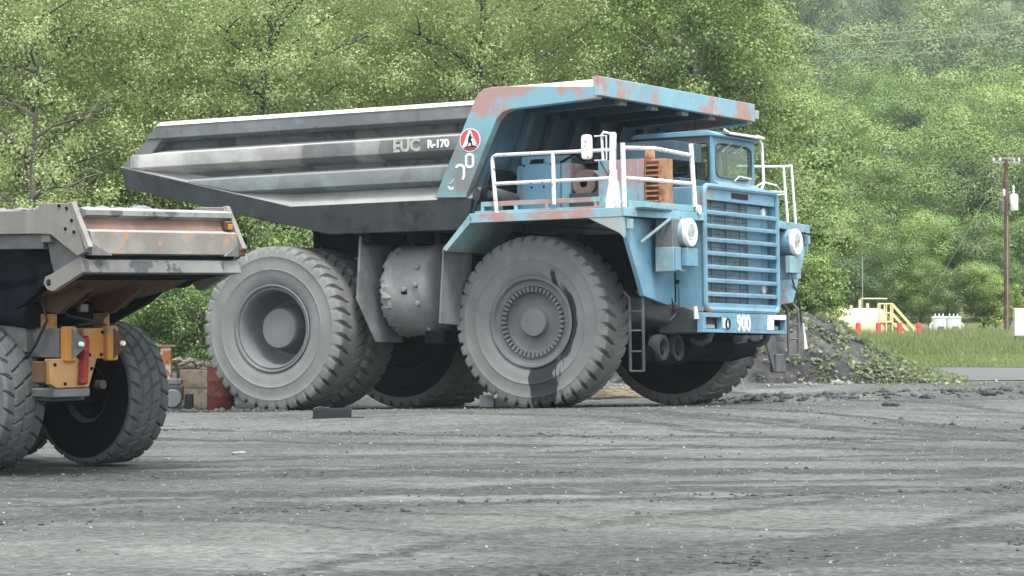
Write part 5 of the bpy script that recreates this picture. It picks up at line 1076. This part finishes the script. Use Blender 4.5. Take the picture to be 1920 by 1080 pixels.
for (D, px0, px1, n_, s0, s1, ms) in ((131,1500,1960,7,.34,.46,0),(146,1470,1960,9,.50,.62,1),(163,1440,2000,9,.66,.86,0),(182,1400,2000,9,.80,.98,0),(203,1380,2000,9,.80,1.0,1),(226,1360,2010,9,.85,1.05,0),(250,1340,2020,9,.85,1.05,2),(274,1320,2020,10,.9,1.1,0)):
    for i in range(n_):
        px = px0+(px1-px0)*(i+random.uniform(.2, .8))/n_; s = random.uniform(s0, s1)
        if D < 150:
            put(mid[k % 3], used, px, D+random.uniform(-3, 3), s, 'low rounded tree at the edge of the grass' , sz=s*.9, group='low trees edging the grass')
        else:
            g_ = 'light' if D > 225 else 'mid'
            put(mid[1 if k % 4 else 0] if D < 225 else mid[2 if k % 3 else 0], used, px, D+random.uniform(-9, 9), s*1.1, 'light green tree along the crest of the near slope' if D > 225 else 'green tree on the near slope behind the tank and pole', group='trees on the crest of the near slope' if D > 225 else 'trees on the near slope')
        k += 1
fir = make_tree('fir_tree', 160, 10, 2.3, .05, 26, 150, 60, .17, M['leaf_dark'], M['bark'], 'dark green conifer standing out above the utility pole', 'tree', None, .35, .35, .3, .12, cone=True)
put(fir, used, 1868, 205, 1.0)
yb = make_tree('yellow_bush', 165, 2.2, 1.3, .05, 10, 50, 80, .08, M['leaf_yellow'], M['bark'], 'yellow green bush left of the electrical cabinet', 'shrub', None, .8, 0, .4, .03); put(yb, used, 1868, 129, .9)
yt = make_tree('yellow_tree', 166, 11, 2.2, .45, 14, 90, 100, .09, M['leaf_yellow'], M['bark'], 'yellow green crown glowing behind the olive trees', 'tree', None, .7, 0, .3, .12); put(yt, used, 350, 90, .86)
far = [make_tree('hillside_tree', 170+i, 11, 5.2, .15, 12, 17, 620, .18, (M['leaf_far'], M['leaf_mid'])[i % 2], M['bark'], 'dark green tree in the wood on the far hill', 'tree', 'trees in the wood on the far hill', .85, 0, .88, .2, cs=(.30, .46), nw=(1.5, .25)) for i in range(3)]
k = 0; D = 305.
while D < 760:
    sp = 9.5+D*.006; w0, w1 = W3(1290, D), W3(2030, D); n_ = int((w1-w0)/sp)
    for i in range(n_): put(far[k % 3], used, 960, D+random.uniform(-8, 8), random.uniform(.75, 1.15), dx=w0+(w1-w0)*(i+random.uniform(.2, .8))/n_); k += 1
    D += 19+D*.012
D = 330.
while D < 760:
    w0, w1 = W3(-60, D), W3(1290, D); n_ = int((w1-w0)/17)
    for i in range(n_): put(far[k % 3], used, 960, D+random.uniform(-12, 12), random.uniform(1.2, 1.6), dx=w0+(w1-w0)*(i+random.uniform(.2, .8))/n_); k += 1
    D *= 1.13
print('far trees', k)

# ------------------------------------------------------------------ air
hz_n = bpy.data.materials.new('summer_haze'); hz_n.use_nodes = True; tt = hz_n.node_tree; tt.nodes.clear()
ou = tt.nodes.new('ShaderNodeOutputMaterial'); vp = tt.nodes.new('ShaderNodeVolumePrincipled'); vp.inputs['Color'].default_value = (.86, .93, .97, 1); vp.inputs['Density'].default_value = .0003; vp.inputs['Anisotropy'].default_value = .3
tt.links.new(vp.outputs[0], ou.inputs['Volume'])
HAZE = True
if HAZE:
    tag(P(-1500, 1500, -310, 4010, -3, 150).obj('haze', hz_n, None, smooth=False), kind='stuff')

# ------------------------------------------------------------------ camera and light
cam = bpy.data.cameras.new('camera'); co_ = bpy.data.objects.new('camera', cam); COL.objects.link(co_)
cam.sensor_width = 36; cam.lens = 36*F/1920; cam.clip_end = 6000; cam.clip_start = .5
co_.location = (0, 0, HC); co_.rotation_euler = (PI/2-math.atan(15/F), 0, 0); S.camera = co_
SE, SA = math.radians(66), math.radians(158)        # sun height, compass direction it stands in (from +y clockwise)
sd = Vector((math.sin(SA)*math.cos(SE), math.cos(SA)*math.cos(SE), math.sin(SE)))
su = bpy.data.lights.new('sun', 'SUN'); su.energy = 1.2; su.angle = math.radians(14); su.color = (1, .965, .9)
so = bpy.data.objects.new('sun', su); COL.objects.link(so); so.rotation_euler = (-sd).to_track_quat('-Z', 'Y').to_euler(); so.location = (0, -20, 60)
wd = bpy.data.worlds.new('World'); S.world = wd; wd.use_nodes = True; wt = wd.node_tree; bg = wt.nodes['Background']
sk = wt.nodes.new('ShaderNodeTexSky'); sk.sky_type = 'NISHITA'; sk.sun_disc = False; sk.sun_elevation = SE; sk.sun_rotation = SA; sk.dust_density = 3; sk.air_density = 1.2
hs = wt.nodes.new('ShaderNodeHueSaturation'); hs.inputs['Saturation'].default_value = .27
wt.links.new(sk.outputs[0], hs.inputs['Color']); wt.links.new(hs.outputs[0], bg.inputs[0]); bg.inputs[1].default_value = .15
S.view_settings.view_transform = 'Standard'; S.view_settings.look = 'None'; S.view_settings.gamma = 1; S.view_settings.exposure = 1.38
S.render.engine = 'CYCLES'; S.cycles.use_denoising = True; S.cycles.max_bounces = 8; S.cycles.diffuse_bounces = 2; S.cycles.transparent_max_bounces = 12; S.cycles.volume_bounces = 0
S.render.film_transparent = False
